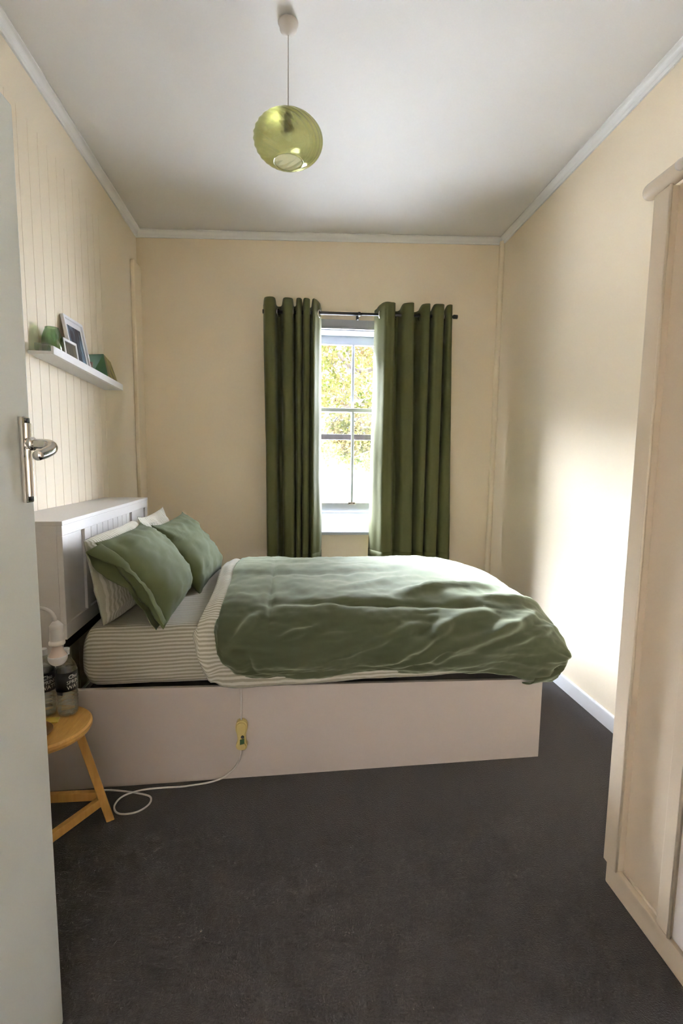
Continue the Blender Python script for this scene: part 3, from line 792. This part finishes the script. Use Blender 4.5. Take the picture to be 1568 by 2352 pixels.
def bottle(loc, rz, label):
    o = thing('water_bottle', label, 'bottle', loc, rz, 'water bottles on the stool')
    r = 0.0345
    prof = [(0.001, 0.0), (0.026, 0.0), (0.031, 0.004), (0.0335, 0.012)]
    z = 0.018
    while z < 0.085:
        prof += [(r, z), (r, z + 0.006), (r - 0.003, z + 0.010)]; z += 0.014
    prof += [(r, 0.092), (r, 0.165), (r - 0.002, 0.175), (r - 0.007, 0.188), (0.020, 0.202), (0.0135, 0.211), (0.0125, 0.220), (0.0125, 0.226)]
    bm = bmesh.new(); add_lathe(bm, prof, 32); build('bottle_body', bm, M['bottle'], o, True)
    wprof = [(0.0005, 0.003)] + [(max(0.0005, a - 0.0025), b + 0.002) for a, b in prof[1:-6]] + [(r - 0.0035, 0.170), (0.0005, 0.170)]
    bm = bmesh.new(); add_lathe(bm, wprof, 32); build('water', bm, M['water'], o, True)
    bm = bmesh.new(); add_lathe(bm, [(0.0005, 0.222), (0.0148, 0.222), (0.0148, 0.240), (0.0135, 0.243), (0.0005, 0.243)], 24); build('cap', bm, M['cap'], o)
    bm = bmesh.new(); add_lathe(bm, [(r + 0.0004, 0.095), (r + 0.0012, 0.095), (r + 0.0012, 0.163), (r + 0.0004, 0.163)], 40); lb = build('label_band', bm, M['label'], o, True)
    lb['label'] = 'black label with white lettering'
    bm = bmesh.new(); add_box(bm, -0.010, 0.010, -r - 0.0018, -r + 0.001, 0.084, 0.0955)
    mtab = build('label_tab', bm, M['label'], o)
    mtab.rotation_euler = (0, 0, -0.75)
    for body, size, zc, x0 in (('Chu', 0.021, 0.139, 0.004), ('SPRING', 0.0185, 0.121, -0.002), ('WATER', 0.0205, 0.102, -0.002)):
        me = text_mesh(body, size)
        for vtx in me.vertices:
            x, y = vtx.co.x * 0.86 + x0, vtx.co.y
            yy = y + zc + 0.10 * (x) 
            a = x / r - PI / 2
            vtx.co = Vector(((r + 0.0017) * math.cos(a), (r + 0.0017) * math.sin(a), yy))
        link('lettering', me, M['ink'], lb)
    return o
bottle((-0.826, 1.722, SZ), 0.47, 'clear water bottle with black label on the stool, the one under the bulb')
bottle((-0.902, 1.722, SZ), 0.18, 'clear water bottle with black label on the stool, half hidden by the door')

# shallow brown dish
dsh = thing('dish', 'shallow round brown wooden dish at the front of the stool', 'dish', (-0.884, 1.572, SZ))
bm = bmesh.new(); add_lathe(bm, [(0.001, 0), (0.045, 0), (0.064, 0.008), (0.072, 0.016), (0.070, 0.018), (0.060, 0.011), (0.043, 0.005), (0.001, 0.005)], 40); build('bowl', bm, M['dish'], dsh, True)
bm = bmesh.new(); add_hexa(bm, [(-0.03, -0.02, 0), (0.03, -0.012, 0), (0.022, 0.022, 0), (-0.03, 0.016, 0), (-0.03, -0.02, 0.004), (0.03, -0.012, 0.004), (0.022, 0.022, 0.004), (-0.03, 0.016, 0.004)], 0.001)
yc = build('paper_packet', bm, M['yellow']); yc.location = (-0.862, 1.668, SZ); tag(yc, 'small flat yellow packet on the stool between dish and bottle', 'packet')

# bedside lamp with arched stem: base hidden behind the door
lamp = thing('bedside_lamp', 'white gooseneck bedside lamp with bare bulb hanging over the water bottles', 'lamp', (-0.965, 1.660, SZ))
bm = bmesh.new(); add_lathe(bm, [(0.001, 0), (0.040, 0), (0.042, 0.006), (0.038, 0.014), (0.012, 0.020), (0.001, 0.022)], 32); build('base', bm, M['plasticw'], lamp, True)
sx = -0.822 + 0.965
pth = catmull([(0, 0, 0.018), (0, 0, 0.20), (0, 0, 0.31), (0.012, 0, 0.365), (0.045, 0, 0.402), (0.085, 0, 0.412), (0.120, 0, 0.402), (0.138, 0, 0.380), (sx - 0.002, 0, 0.352)], 8)
tube('stem', pth, 0.0062, M['plasticw'], lamp, 12)
bm = bmesh.new(); add_lathe(bm, [(0.001, 0.366), (0.008, 0.365), (0.013, 0.360), (0.018, 0.353), (0.0215, 0.348), (0.0205, 0.340), (0.0215, 0.300), (0.0215, 0.296), (0.0250, 0.293), (0.0255, 0.285), (0.0240, 0.282), (0.001, 0.281)], 32, (sx, 0, 0))
build('socket', bm, M['plasticw'], lamp, True)
bm = bmesh.new(); add_lathe(bm, [(0.014, 0.283), (0.0155, 0.274), (0.0210, 0.256), (0.0285, 0.243)], 32, (sx, 0, 0)); bn = build('bulb_neck', bm, M['bulbneck'], lamp, True)
bm = bmesh.new()
bp = [(0.0287, 0.243)] + [(0.0305 * math.cos(a), 0.2365 - 0.0295 * math.sin(a)) for a in [(-0.28 + (PI / 2 + 0.28) * k / 12) for k in range(13)]]
bp[-1] = (0.0005, bp[-1][1])
add_lathe(bm, bp, 32, (sx, 0, 0)); build('bulb', bm, M['bulb'], lamp, True)

# ------------------------------------------------------------------ electric blanket controller and cord
ec = thing('blanket_controller', 'yellowed hand controller hanging from the bed on a white cord', 'controller', (-0.232, 1.9335, 0.13))
EB = Vector((-0.232, 1.9335, 0.13))
def loop_prism(bm, poly, y0, y1, bev):
    lo = [bm.verts.new((a, y0, b)) for a, b in poly]; hi = [bm.verts.new((a, y1, b)) for a, b in poly]
    n = len(poly); fs = [bm.faces.new(lo), bm.faces.new(hi[::-1])]
    for i in range(n): fs.append(bm.faces.new((lo[(i + 1) % n], lo[i], hi[i], hi[(i + 1) % n])))
    bmesh.ops.recalc_face_normals(bm, faces=fs)
    es = [e for e in bm.edges if all(abs(v.co.y - y0) < 1e-6 for v in e.verts)]
    bmesh.ops.bevel(bm, geom=es, offset=bev, segments=3, affect='EDGES', clamp_overlap=True)
half = [(0.0, 0.012), (0.013, 0.014), (0.021, 0.022), (0.023, 0.034), (0.018, 0.046), (0.0165, 0.065), (0.019, 0.084), (0.0235, 0.100), (0.0240, 0.118), (0.019, 0.132), (0.009, 0.139), (0.0, 0.140)]
poly = [(p.x, p.y) for p in catmull([(a, b, 0) for a, b in half] , 3)]
poly = poly + [(-a, b) for a, b in poly[-2:0:-1]]
bm = bmesh.new(); loop_prism(bm, poly, -0.034, -0.004, 0.006); build('controller_body', bm, M['cream_plastic'], ec, False)
bm = bmesh.new(); loop_prism(bm, [(-0.006, 0.040), (0.012, 0.044), (0.012, 0.066), (-0.006, 0.062)], -0.0358, -0.033, 0.0005); build('printed_window', bm, M['green_print'], ec)
bm = bmesh.new(); add_lathe(bm, [(0.0068, 0), (0.0068, 0.003), (0.004, 0.0045)], 16, (0.005, -0.033, 0.074), Matrix.Rotation(PI / 2, 3, 'X'), True, True); build('switch', bm, M['screw'], ec, True)
CR = 0.0036
pts = [(-0.2335, 1.925, 0.415), (-0.2335, 1.921, 0.34), (-0.233, 1.914, 0.272)]
tube('cord', [Vector(p) - EB for p in catmull(pts, 8)], CR, M['cable'], ec, 8)
fl = [(-0.233, 1.914, 0.140), (-0.236, 1.918, 0.118), (-0.246, 1.920, 0.085), (-0.272, 1.922, 0.045), (-0.312, 1.916, 0.016), (-0.365, 1.905, 0.006), (-0.471, 1.888, 0.005), (-0.560, 1.886, 0.005), (-0.632, 1.872, 0.009),
      (-0.690, 1.838, 0.012), (-0.707, 1.796, 0.008), (-0.690, 1.760, 0.005), (-0.655, 1.746, 0.005), (-0.606, 1.757, 0.005), (-0.577, 1.795, 0.005), (-0.586, 1.836, 0.005), (-0.640, 1.860, 0.005), (-0.70, 1.876, 0.005), (-0.775, 1.889, 0.005), (-0.859, 1.886, 0.005), (-0.95, 1.880, 0.005), (-1.04, 1.870, 0.005)]
tube('cord', [Vector(p) - EB for p in catmull(fl, 8)], CR, M['cable'], ec, 8)

# ------------------------------------------------------------------ picture ledge on the left wall
SY0, SY1 = 2.280, 3.120
def slope(y): return -0.046 * (y - SY0)
sh = thing('picture_ledge', 'narrow white picture ledge shelf on the boarded left wall above the bed', 'shelf', (XL, SY0, 1.805))
def ledge_box(name, x0, x1, z0, z1, m, bev=0.0015, ya=0.0, yb=SY1 - SY0):
    bm = bmesh.new(); q = lambda x, y, z: (x, y, z + slope(SY0 + y))
    add_hexa(bm, [q(x0, ya, z0), q(x1, ya, z0), q(x1, yb, z0), q(x0, yb, z0), q(x0, ya, z1), q(x1, ya, z1), q(x1, yb, z1), q(x0, yb, z1)], bev)
    return build(name, bm, m, sh)
LD = 0.112
ledge_box('bottom_board', 0.001, LD - 0.0125, 0.0, 0.014, M['shelf'])
ledge_box('front_lip', LD - 0.012, LD, 0.0, 0.036, M['shelf'])
LZ = 1.805 + 0.0145
def onledge(y): return LZ + slope(y)
# jars
def jar(y, x, label, m, prof, grp=None):
    o = thing('glass_jar', label, 'jar', (x, y, onledge(y) + 0.002), 0, grp)
    seg = 54
    bm = bmesh.new()
    rings = []
    for r, z in prof:
        rings.append([bm.verts.new(((r * (1 + (0.035 if 0.012 < z < 0.09 else 0) * math.cos(k * 2 * PI / seg * 9 + z * 60))) * math.cos(2 * PI * k / seg), (r * (1 + (0.035 if 0.012 < z < 0.09 else 0) * math.cos(k * 2 * PI / seg * 9 + z * 60))) * math.sin(2 * PI * k / seg), z)) for k in range(seg)])
    for a, b in zip(rings[:-1], rings[1:]):
        for k in range(seg): bm.faces.new((a[k], a[(k + 1) % seg], b[(k + 1) % seg], b[k]))
    bm.faces.new(rings[0][::-1])
    build('jar_body', bm, m, o, True)
    return o
JP = [(0.036, 0.0), (0.042, 0.005), (0.0440, 0.03), (0.0438, 0.06), (0.0415, 0.086), (0.036, 0.108), (0.029, 0.124), (0.028, 0.128), (0.0285, 0.132), (0.026, 0.132), (0.0255, 0.126), (0.027, 0.122), (0.034, 0.106), (0.0395, 0.085), (0.042, 0.06), (0.042, 0.03), (0.037, 0.008), (0.001, 0.008)]
jar(2.400, -1.1385, 'green bubbled glass jar standing on the wall ledge left of the picture frames', M['jar'], JP)
j2 = thing('glass_block', 'greyish green glass block at the ledge end beside the door', 'ornament', (-1.132, 2.298, onledge(2.298) + 0.002))
bm = bmesh.new(); add_box(bm, -0.030, 0.030, -0.015, 0.032, 0, 0.034, 0.006, 3); build('block', bm, M['jar2'], j2, True)

# leaning frames
def frame(name, y0, y1, z0, h, x_bot, lean, bw, mat_w, m_pic, label, depth=0.016):
    o = thing(name, label, 'picture frame', (x_bot, (y0 + y1) / 2, z0), 0, 'framed pictures on the ledge')
    o.rotation_euler = (0, -lean, 0)
    hw = (y1 - y0) / 2
    # built in local yz plane facing +x
    bm = bmesh.new()
    add_box(bm, -depth, 0, -hw, -hw + bw, 0, h, 0.001); add_box(bm, -depth, 0, hw - bw, hw, 0, h, 0.001)
    add_box(bm, -depth, 0, -hw + bw, hw - bw, 0, bw, 0.001); add_box(bm, -depth, 0, -hw + bw, hw - bw, h - bw, h, 0.001)
    build('border', bm, M['framew'], o)
    bm = bmesh.new(); add_box(bm, -depth, -depth + 0.004, -hw + bw, hw - bw, bw, h - bw); build('backing', bm, M['frameside'], o)
    bm = bmesh.new(); add_box(bm, -depth + 0.0042, -depth + 0.007, -hw + bw, hw - bw, bw, h - bw); build('mount', bm, M['framew'], o)
    bm = bmesh.new(); add_box(bm, -depth + 0.0072, -depth + 0.009, -hw + bw + mat_w, hw - bw - mat_w, bw + mat_w, h - bw - mat_w * 1.3); pc = build('print', bm, m_pic, o)
    return o
frame('framed_picture', 2.583, 2.800, onledge(2.69) + 0.007, 0.262, -1.124, 0.17, 0.014, 0.022, M['picdark'], 'tall white frame with a dark blue-grey print leaning on the ledge')
frame('framed_picture', 2.440, 2.578, onledge(2.52) + 0.005, 0.105, -1.096, 0.12, 0.012, 0.0015, M['picbrown'], 'small low white frame with a brown print, in front of the tall frame', 0.012)
# leaning green box with a printed end
gb = thing('gift_box', 'dark green box with an olive printed face lying tilted on the ledge', 'box', (-1.115, 2.985, onledge(2.985) + 0.004), 0)
bm = bmesh.new()
# corners: near face (dark green) and right face (print), leaning back to the wall
gz = onledge(3.0) + 0.004
W = lambda x, y, z: (x + 1.115, y - 2.985, z - gz)
b_ = [W(-1.172, 2.870, gz + 0.004), W(-1.096, 2.955, gz), W(-1.094, 3.108, gz - 0.006), W(-1.172, 3.100, gz - 0.006)]
t_ = [W(-1.180, 2.850, 1.922), W(-1.130, 2.972, 1.953), W(-1.150, 3.130, 1.938), W(-1.183, 3.110, 1.925)]
add_hexa(bm, b_ + t_, 0.003)
go = build('box_body', bm, [M['boxg'], M['picolive']], gb)
for p in go.data.polygons:
    if p.normal.x > 0.5 and p.normal.y > -0.3: p.material_index = 1
cu_ = thing('cup', 'small brown cup on the ledge behind the green box', 'cup', (-1.150, 2.810, onledge(2.810) + 0.001))
bm = bmesh.new(); add_lathe(bm, [(0.001, 0), (0.016, 0), (0.020, 0.03), (0.022, 0.078), (0.020, 0.078), (0.018, 0.03), (0.001, 0.006)], 24); build('cup_body', bm, M['cup'], cu_, True)

# ------------------------------------------------------------------ pendant lamp
PX, PYY = -0.044, 2.112
pz = ceil_z(PX, PYY)
pl = thing('pendant_lamp', 'olive green ribbed glass globe pendant hanging from the ceiling', 'ceiling lamp', (PX, PYY, 0))
bm = bmesh.new(); add_lathe(bm, [(0.001, 3.040), (0.006, 3.042), (0.026, 3.054), (0.034, 3.060), (0.036, 3.078), (0.039, 3.080), (0.041, pz - 0.004), (0.001, pz - 0.002)], 32); build('ceiling_rose', bm, M['plasticw'], pl, True)
tube('cord', [(0, 0, 3.045), (0, 0, 2.92), (0, 0, 2.778)], 0.0024, M['cable'], pl, 8)
bm = bmesh.new(); add_lathe(bm, [(0.001, 2.782), (0.004, 2.780), (0.0075, 2.772), (0.013, 2.764), (0.0165, 2.754), (0.0168, 2.744), (0.0175, 2.690), (0.016, 2.682), (0.001, 2.680)], 24); build('lampholder', bm, M['plasticw'], pl, True)
GR, GZ, gs = 0.1405, 2.650, 0.66
bm = bmesh.new(); seg = 120; rings = []
th0, th1 = 0.17, PI - 0.42
for i in range(49):
    th = th0 + (th1 - th0) * i / 48
    ring = []
    for k in range(seg):
        a = 2 * PI * k / seg + 1.0 * (th - PI / 2)            # twisted ribs
        rib = 1 + 0.012 * math.sin(th) * math.cos(2 * PI * k / seg * 20)
        rr_ = GR * math.sin(th) * rib
        ring.append(bm.verts.new((rr_ * math.cos(a), rr_ * math.sin(a), GZ + GR * gs * math.cos(th))))
    rings.append(ring)
for a, b in zip(rings[:-1], rings[1:]):
    for k in range(seg): bm.faces.new((a[k], b[k], b[(k + 1) % seg], a[(k + 1) % seg]))
gsd = build('glass_shade', bm, M['globe'], pl, True)
md = gsd.modifiers.new('thickness', 'SOLIDIFY'); md.thickness = 0.004; md.offset = -1

# ------------------------------------------------------------------ curtain rod and curtains
RY, RZ = 3.700, 2.450
rodL, rodR = -0.235, 1.180
def rod_z(x): return RZ - 0.0 + 0.012 * (x - 0.4)
rod = thing('curtain_rod', 'black metal curtain rod across the window head', 'curtain rod', (0.4, RY, RZ))
tube('pole', [(rodL - 0.4, 0, rod_z(rodL) - RZ), (0.055, 0, rod_z(0.455) - RZ)], 0.0125, M['black'], rod, 16)
tube('pole', [(0.045, 0, rod_z(0.455) - RZ), (rodR - 0.4, 0, rod_z(rodR) - RZ)], 0.0100, M['black'], rod, 16)
tube('finial', [(rodR - 0.4, 0, rod_z(rodR) - RZ), (rodR - 0.368, 0, rod_z(rodR) - RZ)], 0.0155, M['black'], rod, 16)
tube('finial', [(rodL - 0.43, 0, rod_z(rodL) - RZ), (rodL - 0.4, 0, rod_z(rodL) - RZ)], 0.0155, M['black'], rod, 16)
for x in (0.455, -0.20, 1.14):
    bm = bmesh.new(); zz = rod_z(x) - RZ
    add_tube(bm, [(x - 0.4 - 0.008, 0, zz), (x - 0.4 + 0.008, 0, zz)], 0.0165, 16)
    add_box(bm, x - 0.4 - 0.006, x - 0.4 + 0.006, 0.010, YB - RY - 0.001, zz - 0.008, zz + 0.006, 0.001)
    add_box(bm, x - 0.4 - 0.010, x - 0.4 + 0.010, YB - RY - 0.005, YB - RY, zz - 0.05, zz + 0.02, 0.001)
    if x == 0.455: add_box(bm, x - 0.4 - 0.016, x - 0.4 - 0.004, 0.004, 0.014, zz - 0.040, zz - 0.012, 0.002)
    build('bracket', bm, M['black'], rod)

def curtain(label, pts_top, pts_bot, z_top, z_bot, eyelets, seed, hang):
    o = thing('curtain', label, 'curtain', (pts_top[0][0], RY, RZ), 0, 'olive eyelet curtains')
    org = Vector((pts_top[0][0], RY, RZ))
    n = 14
    T = catmull([(a, b, 0) for a, b in pts_top], n); B = catmull([(a, b, 0) for a, b in pts_bot], n)
    NU = len(T) - 1; NV = 70
    def fn(a, b):
        i = int(round(a * NU)); t = smooth01(b) * 0.55 + b * 0.45
        p = T[i].lerp(B[i], t)
        # scalloped upper edge between the rings: front pleats stand higher
        zt = z_top + 0.018 * smooth01((RY - T[i].y + 0.02) / 0.06) - 0.010 * smooth01((T[i].y - RY) / 0.03)
        zb = z_bot + 0.012 * (p.y - RY) / 0.05 * 0.3 + hang(p.x)
        z = zt + (zb - zt) * b
        y = p.y + 0.006 * fbm((p.x * 8 + seed, z * 1.2, p.y * 6), 1.0, 3) * b
        x = p.x + 0.005 * fbm((p.x * 9, z * 1.6, seed), 1.0, 3) * b
        return Vector((x, y, z)) - org
    L = sum((q - p).length for p, q in zip(T[:-1], T[1:]))
    grid_mesh('cloth', NU, NV, fn, M['curtain'], o, uvfn=lambda a, b: (a * L, b * 1.9), solid=0.0024)
    # hem band
    def fn2(a, b):
        i = int(round(a * NU)); j0 = 0.965 + 0.032 * b
        v = fn(a, j0); v0 = fn(max(a - 1 / NU, 0), j0); v1 = fn(min(a + 1 / NU, 1), j0)
        t = (v1 - v0).normalized(); nrm = Vector((t.y, -t.x, 0))
        return v + nrm * 0.0022
    grid_mesh('hem', NU, 2, fn2, M['curtain'], o, uvfn=lambda a, b: (a * L, b), solid=0.001)
    for x, y, ang in eyelets:
        bm = bmesh.new()
        d = Vector((math.cos(ang), math.sin(ang), 0)); e2 = Vector((0, 0, 1))
        add_tube(bm, [Vector((x, y, rod_z(x) - 0.006)) - org + (d * math.cos(q) + e2 * math.sin(q)) * 0.0255 for q in [2 * PI * k / 28 for k in range(28)]], 0.0055, 8, True)
        build('eyelet', bm, M['chrome'], o, True)
    return o
# plan outlines (x,y): left curtain from its outer edge to the window edge
F, K = RY - 0.058, RY + 0.056
LT = [(-0.262, K - 0.01), (-0.245, F + 0.02), (-0.205, F - 0.005), (-0.175, F + 0.015), (-0.160, K), (-0.130, K), (-0.108, F + 0.015), (-0.075, F), (-0.045, F + 0.02), (-0.035, K - 0.01), (-0.020, K - 0.02), (-0.012, F + 0.01), (0.006, F - 0.004), (0.022, F + 0.02), (0.030, K - 0.015), (0.040, F + 0.005), (0.060, F - 0.006), (0.082, F + 0.02), (0.084, K), (0.094, K), (0.104, F + 0.012), (0.116, F), (0.138, F + 0.03), (0.160, RY + 0.005), (0.172, K + 0.01)]
LB = [(-0.235, K - 0.01), (-0.232, F + 0.01), (-0.195, F - 0.008), (-0.160, F + 0.006), (-0.150, K), (-0.118, K), (-0.108, F + 0.012), (-0.070, F - 0.004), (-0.030, F + 0.01), (-0.025, K - 0.02), (-0.014, K - 0.03), (-0.008, F + 0.01), (0.006, F), (0.020, F + 0.016), (0.026, K - 0.03), (0.036, F + 0.008), (0.056, F - 0.004), (0.078, F + 0.016), (0.080, K - 0.01), (0.090, K - 0.005), (0.100, F + 0.02), (0.112, F + 0.002), (0.140, F + 0.03), (0.170, RY + 0.005), (0.186, K + 0.02)]
curtain('olive green eyelet curtain hanging left of the window', LT, LB, 2.512, 0.566,
        [(-0.150, RY, 1.2), (-0.036, RY, 1.45), (0.088, RY, 1.5), (0.155, RY, 1.1)], 1.0, lambda x: 0.010 * (x + 0.05))
RTP = [(0.582, K + 0.012), (0.596, RY + 0.015), (0.622, RY - 0.025), (0.652, F - 0.002), (0.690, F + 0.004), (0.720, F + 0.02), (0.735, K - 0.005), (0.762, K), (0.782, F + 0.03), (0.815, F + 0.002), (0.850, F - 0.006), (0.862, F + 0.02), (0.872, K), (0.905, K), (0.928, F + 0.026), (0.960, F), (0.985, F + 0.01), (0.992, K - 0.01), (1.008, K), (1.020, F + 0.012), (1.052, F - 0.004), (1.092, F + 0.01), (1.100, K - 0.01), (1.112, K), (1.120, F + 0.02), (1.140, F), (1.158, F + 0.02), (1.160, K - 0.02)]
RBP = [(0.566, K + 0.02), (0.582, RY + 0.02), (0.612, RY - 0.022), (0.648, F - 0.006), (0.690, F + 0.002), (0.730, F + 0.02), (0.748, K - 0.02), (0.772, K - 0.01), (0.800, F + 0.02), (0.845, F), (0.885, F - 0.006), (0.898, F + 0.02), (0.904, K - 0.02), (0.922, K - 0.02), (0.938, F + 0.02), (0.962, F), (0.985, F + 0.01), (0.990, K - 0.03), (1.000, K - 0.02), (1.008, F + 0.012), (1.050, F - 0.006), (1.092, F + 0.01), (1.100, K - 0.03), (1.112, K - 0.02), (1.124, F + 0.02), (1.165, F - 0.004), (1.200, F + 0.014), (1.208, K - 0.03)]
curtain('olive green eyelet curtain hanging right of the window', RTP, RBP, 2.512, 0.580,
        [(0.612, RY - 0.02, 1.0), (0.728, RY, 1.2), (0.785, RY, -1.15), (0.925, RY, -1.15), (1.105, RY, 1.45)], 5.0, lambda x: -0.006 * (x - 0.6))

# ------------------------------------------------------------------ wardrobe at right
wd = thing('wardrobe', 'cream painted built-in wardrobe along the right wall at the doorway', 'wardrobe', (1.0, 1.345, 0))
wb = lambda n, x0, x1, y0, y1, z0, z1, m='ward', bev=0.004, seg=2: box(n, x0 - 1.0, x1 - 1.0, y0 - 1.345, y1 - 1.345, z0, z1, M[m], wd, bev, seg)
WZT = 2.105
wb('carcass', 1.032, XR - 0.002, YF + 0.004, 1.330, 0.0, WZT, bev=0.002)
wb('plinth', 1.0, 1.0315, YF + 0.004, 1.334, 0.0, 0.076)
wb('stile', 0.996, 1.0315, 1.285, 1.347, 0.070, WZT - 0.002, bev=0.006, seg=3)
for yy in (1.283, 1.071):
    bm = bmesh.new(); add_tube(bm, [(-0.003, yy - 1.345, 0.082), (-0.003, yy - 1.345, WZT - 0.004)], 0.0045, 10); build('edge_bead', bm, M['ward'], wd, True)
wb('inset_panel', 1.022, 1.0315, 1.118, 1.284, 0.080, WZT - 0.002, bev=0.001)
bm = bmesh.new(); add_tube(bm, [(0.020, 1.278 - 1.345, 0.079), (0.020, 1.124 - 1.345, 0.079)], 0.0045, 8); build('bottom_bead', bm, M['ward'], wd, True)
wb('stile', 0.996, 1.0315, 1.072, 1.117, 0.080, WZT - 0.002, bev=0.006, seg=3)
dr = wb('door', 0.998, 1.0315, 0.62, 1.062, 0.092, WZT - 0.01, 'warddoor')
wb('door', 0.998, 1.0315, YF + 0.01, 0.612, 0.092, WZT - 0.01, 'warddoor')
# half-round top moulding with rounded far end
bm = bmesh.new()
pth = [(0.006, 1.392 - 1.345 - 0.022 + 0.022 * math.sin(k / 6 * PI / 2) , 2.128) for k in range(7)][::-1]
rad = [0.0235 * math.sqrt(max(0.02, 1 - (math.sin(k / 6 * PI / 2)) ** 2)) for k in range(7)][::-1]
pth += [(0.006, 1.28 - 1.345, 2.128), (0.006, YF + 0.004 - 1.345, 2.128)]; rad += [0.0235, 0.0235]
add_tube(bm, pth, rad, 20); build('top_moulding', bm, M['ward'], wd, True)
bm = bmesh.new(); bmesh.ops.create_uvsphere(bm, u_segments=20, v_segments=14, radius=0.014, matrix=Matrix.Translation((-0.024, 1.228 - 1.345, 2.118)))
add_tube(bm, [(-0.024, 1.228 - 1.345, 2.118), (0.0, 1.228 - 1.345, 2.118)], 0.005, 10)
build('knob', bm, M['plasticw'], wd, True)

# ------------------------------------------------------------------ outside: tree and ground
struct(box('ground', -40, 40, 4.6, 45, -4.2, -4.0, M['ground']))
tr = thing('tree', 'autumn tree with yellow and green leaves outside the window', 'tree', (3.6, 10.4, -4.0))
TO = Vector((3.6, 10.4, -4.0))
rnd = random.Random(11)
bm = bmesh.new()
def limb(pts, r0, r1):
    P = catmull(pts, 6); n = len(P)
    add_tube(bm, [p - TO for p in P], [r0 + (r1 - r0) * i / (n - 1) for i in range(n)], 8)
limb([(3.6, 10.4, -4), (3.55, 10.4, -1), (3.3, 10.3, 2), (3.4, 10.3, 5), (3.0, 10.4, 7)], 0.30, 0.08)
limb([(3.35, 10.3, 1.6), (2.3, 10.0, 2.35), (1.3, 9.8, 2.55), (0.6, 9.7, 2.35), (-0.2, 9.6, 2.7), (-1.2, 9.6, 2.6)], 0.085, 0.02)
limb([(3.3, 10.3, 2.4), (2.2, 10.2, 3.4), (1.2, 10.0, 3.2), (0.4, 9.9, 3.9), (-0.8, 9.8, 4.4)], 0.07, 0.018)
limb([(1.9, 10.0, 2.45), (1.5, 9.9, 2.05), (1.0, 9.8, 1.95), (0.55, 9.7, 1.75), (0.35, 9.7, 1.55)], 0.032, 0.009)
limb([(1.3, 9.8, 2.55), (0.95, 9.8, 2.9), (0.6, 9.9, 3.4)], 0.03, 0.01)
limb([(2.4, 10.0, 2.3), (1.8, 9.8, 1.75), (1.3, 9.7, 1.5), (0.9, 9.7, 1.35)], 0.032, 0.009)
limb([(3.3, 10.3, 3.4), (2.4, 10.1, 4.6), (1.5, 10.0, 5.2), (0.3, 9.9, 5.6)], 0.10, 0.03)
limb([(0.6, 9.7, 2.35), (0.45, 9.7, 2.0), (0.5, 9.6, 1.7)], 0.03, 0.010)
for k in range(46):
    x = rnd.uniform(-0.8, 2.6); z = rnd.uniform(1.7, 4.6); a = rnd.uniform(-PI, PI)
    L = rnd.uniform(0.3, 0.8)
    limb([(x, rnd.uniform(9.4, 10.4), z), (x + L * 0.5 * math.cos(a), 9.9, z + L * 0.5 * math.sin(a) + 0.06), (x + L * math.cos(a), 9.8, z + L * math.sin(a))], 0.016, 0.005)
build('branches', bm, M['bark'], tr, True)
verts, faces = [], []
def leaf(p, s):
    n = Vector((rnd.gauss(0, 1), rnd.gauss(0, 1) - 0.4, rnd.gauss(0, 1))).normalized()
    t = n.cross(Vector((rnd.gauss(0, 1), rnd.gauss(0, 1), rnd.gauss(0, 1)))).normalized(); b = n.cross(t)
    i = len(verts); p = p - TO
    verts.extend([p - t * s, p + b * s * 0.5 - t * s * 0.25, p + b * s * 0.42 + t * s * 0.35, p + t * s, p - b * s * 0.42 + t * s * 0.35, p - b * s * 0.5 - t * s * 0.25])
    faces.append((i, i + 1, i + 2, i + 3)); faces.append((i, i + 3, i + 4, i + 5))
clusters = []
for k in range(800):
    x = rnd.uniform(-1.6, 3.8); z = rnd.uniform(1.25, 5.4)
    lowz = 2.05 + 0.35 * math.sin(x * 5.1) + 0.2 * math.sin(x * 11)
    keep = 1.0 if z > lowz else 0.8
    if z < 1.5 and rnd.random() > 0.4: continue
    if z < 1.75 and abs(x - 1.02) < 0.12: continue
    if rnd.random() < keep: clusters.append((Vector((x, rnd.uniform(9.2, 10.9), z)), rnd.uniform(0.16, 0.34)))
for x, z in ((0.95, 1.75), (1.05, 1.60), (1.10, 1.45), (1.20, 1.65), (0.85, 1.55), (0.80, 1.80), (1.15, 1.32), (1.24, 1.90), (0.70, 1.95), (1.0, 1.95), (0.92, 1.38), (1.40, 1.80), (1.55, 1.70), (1.45, 1.50),
             (1.60, 1.42), (1.66, 1.65), (1.50, 1.28), (1.70, 1.90), (1.38, 1.62), (1.60, 1.12), (1.50, 2.0), (1.75, 1.5)):
    clusters.append((Vector((x, rnd.uniform(9.7, 10.1), z)), 0.15)); clusters.append((Vector((x + 0.05, rnd.uniform(9.7, 10.1), z + 0.08)), 0.13))
for c, r in clusters:
    for q in range(rnd.randint(26, 52)):
        leaf(c + Vector((rnd.gauss(0, r * 0.6), rnd.gauss(0, r * 0.6), rnd.gauss(0, r * 0.55))), rnd.uniform(0.030, 0.055))
me = bpy.data.meshes.new('foliage'); me.from_pydata([tuple(v) for v in verts], [], faces); me.update()
link('foliage', me, M['leaf'], tr)
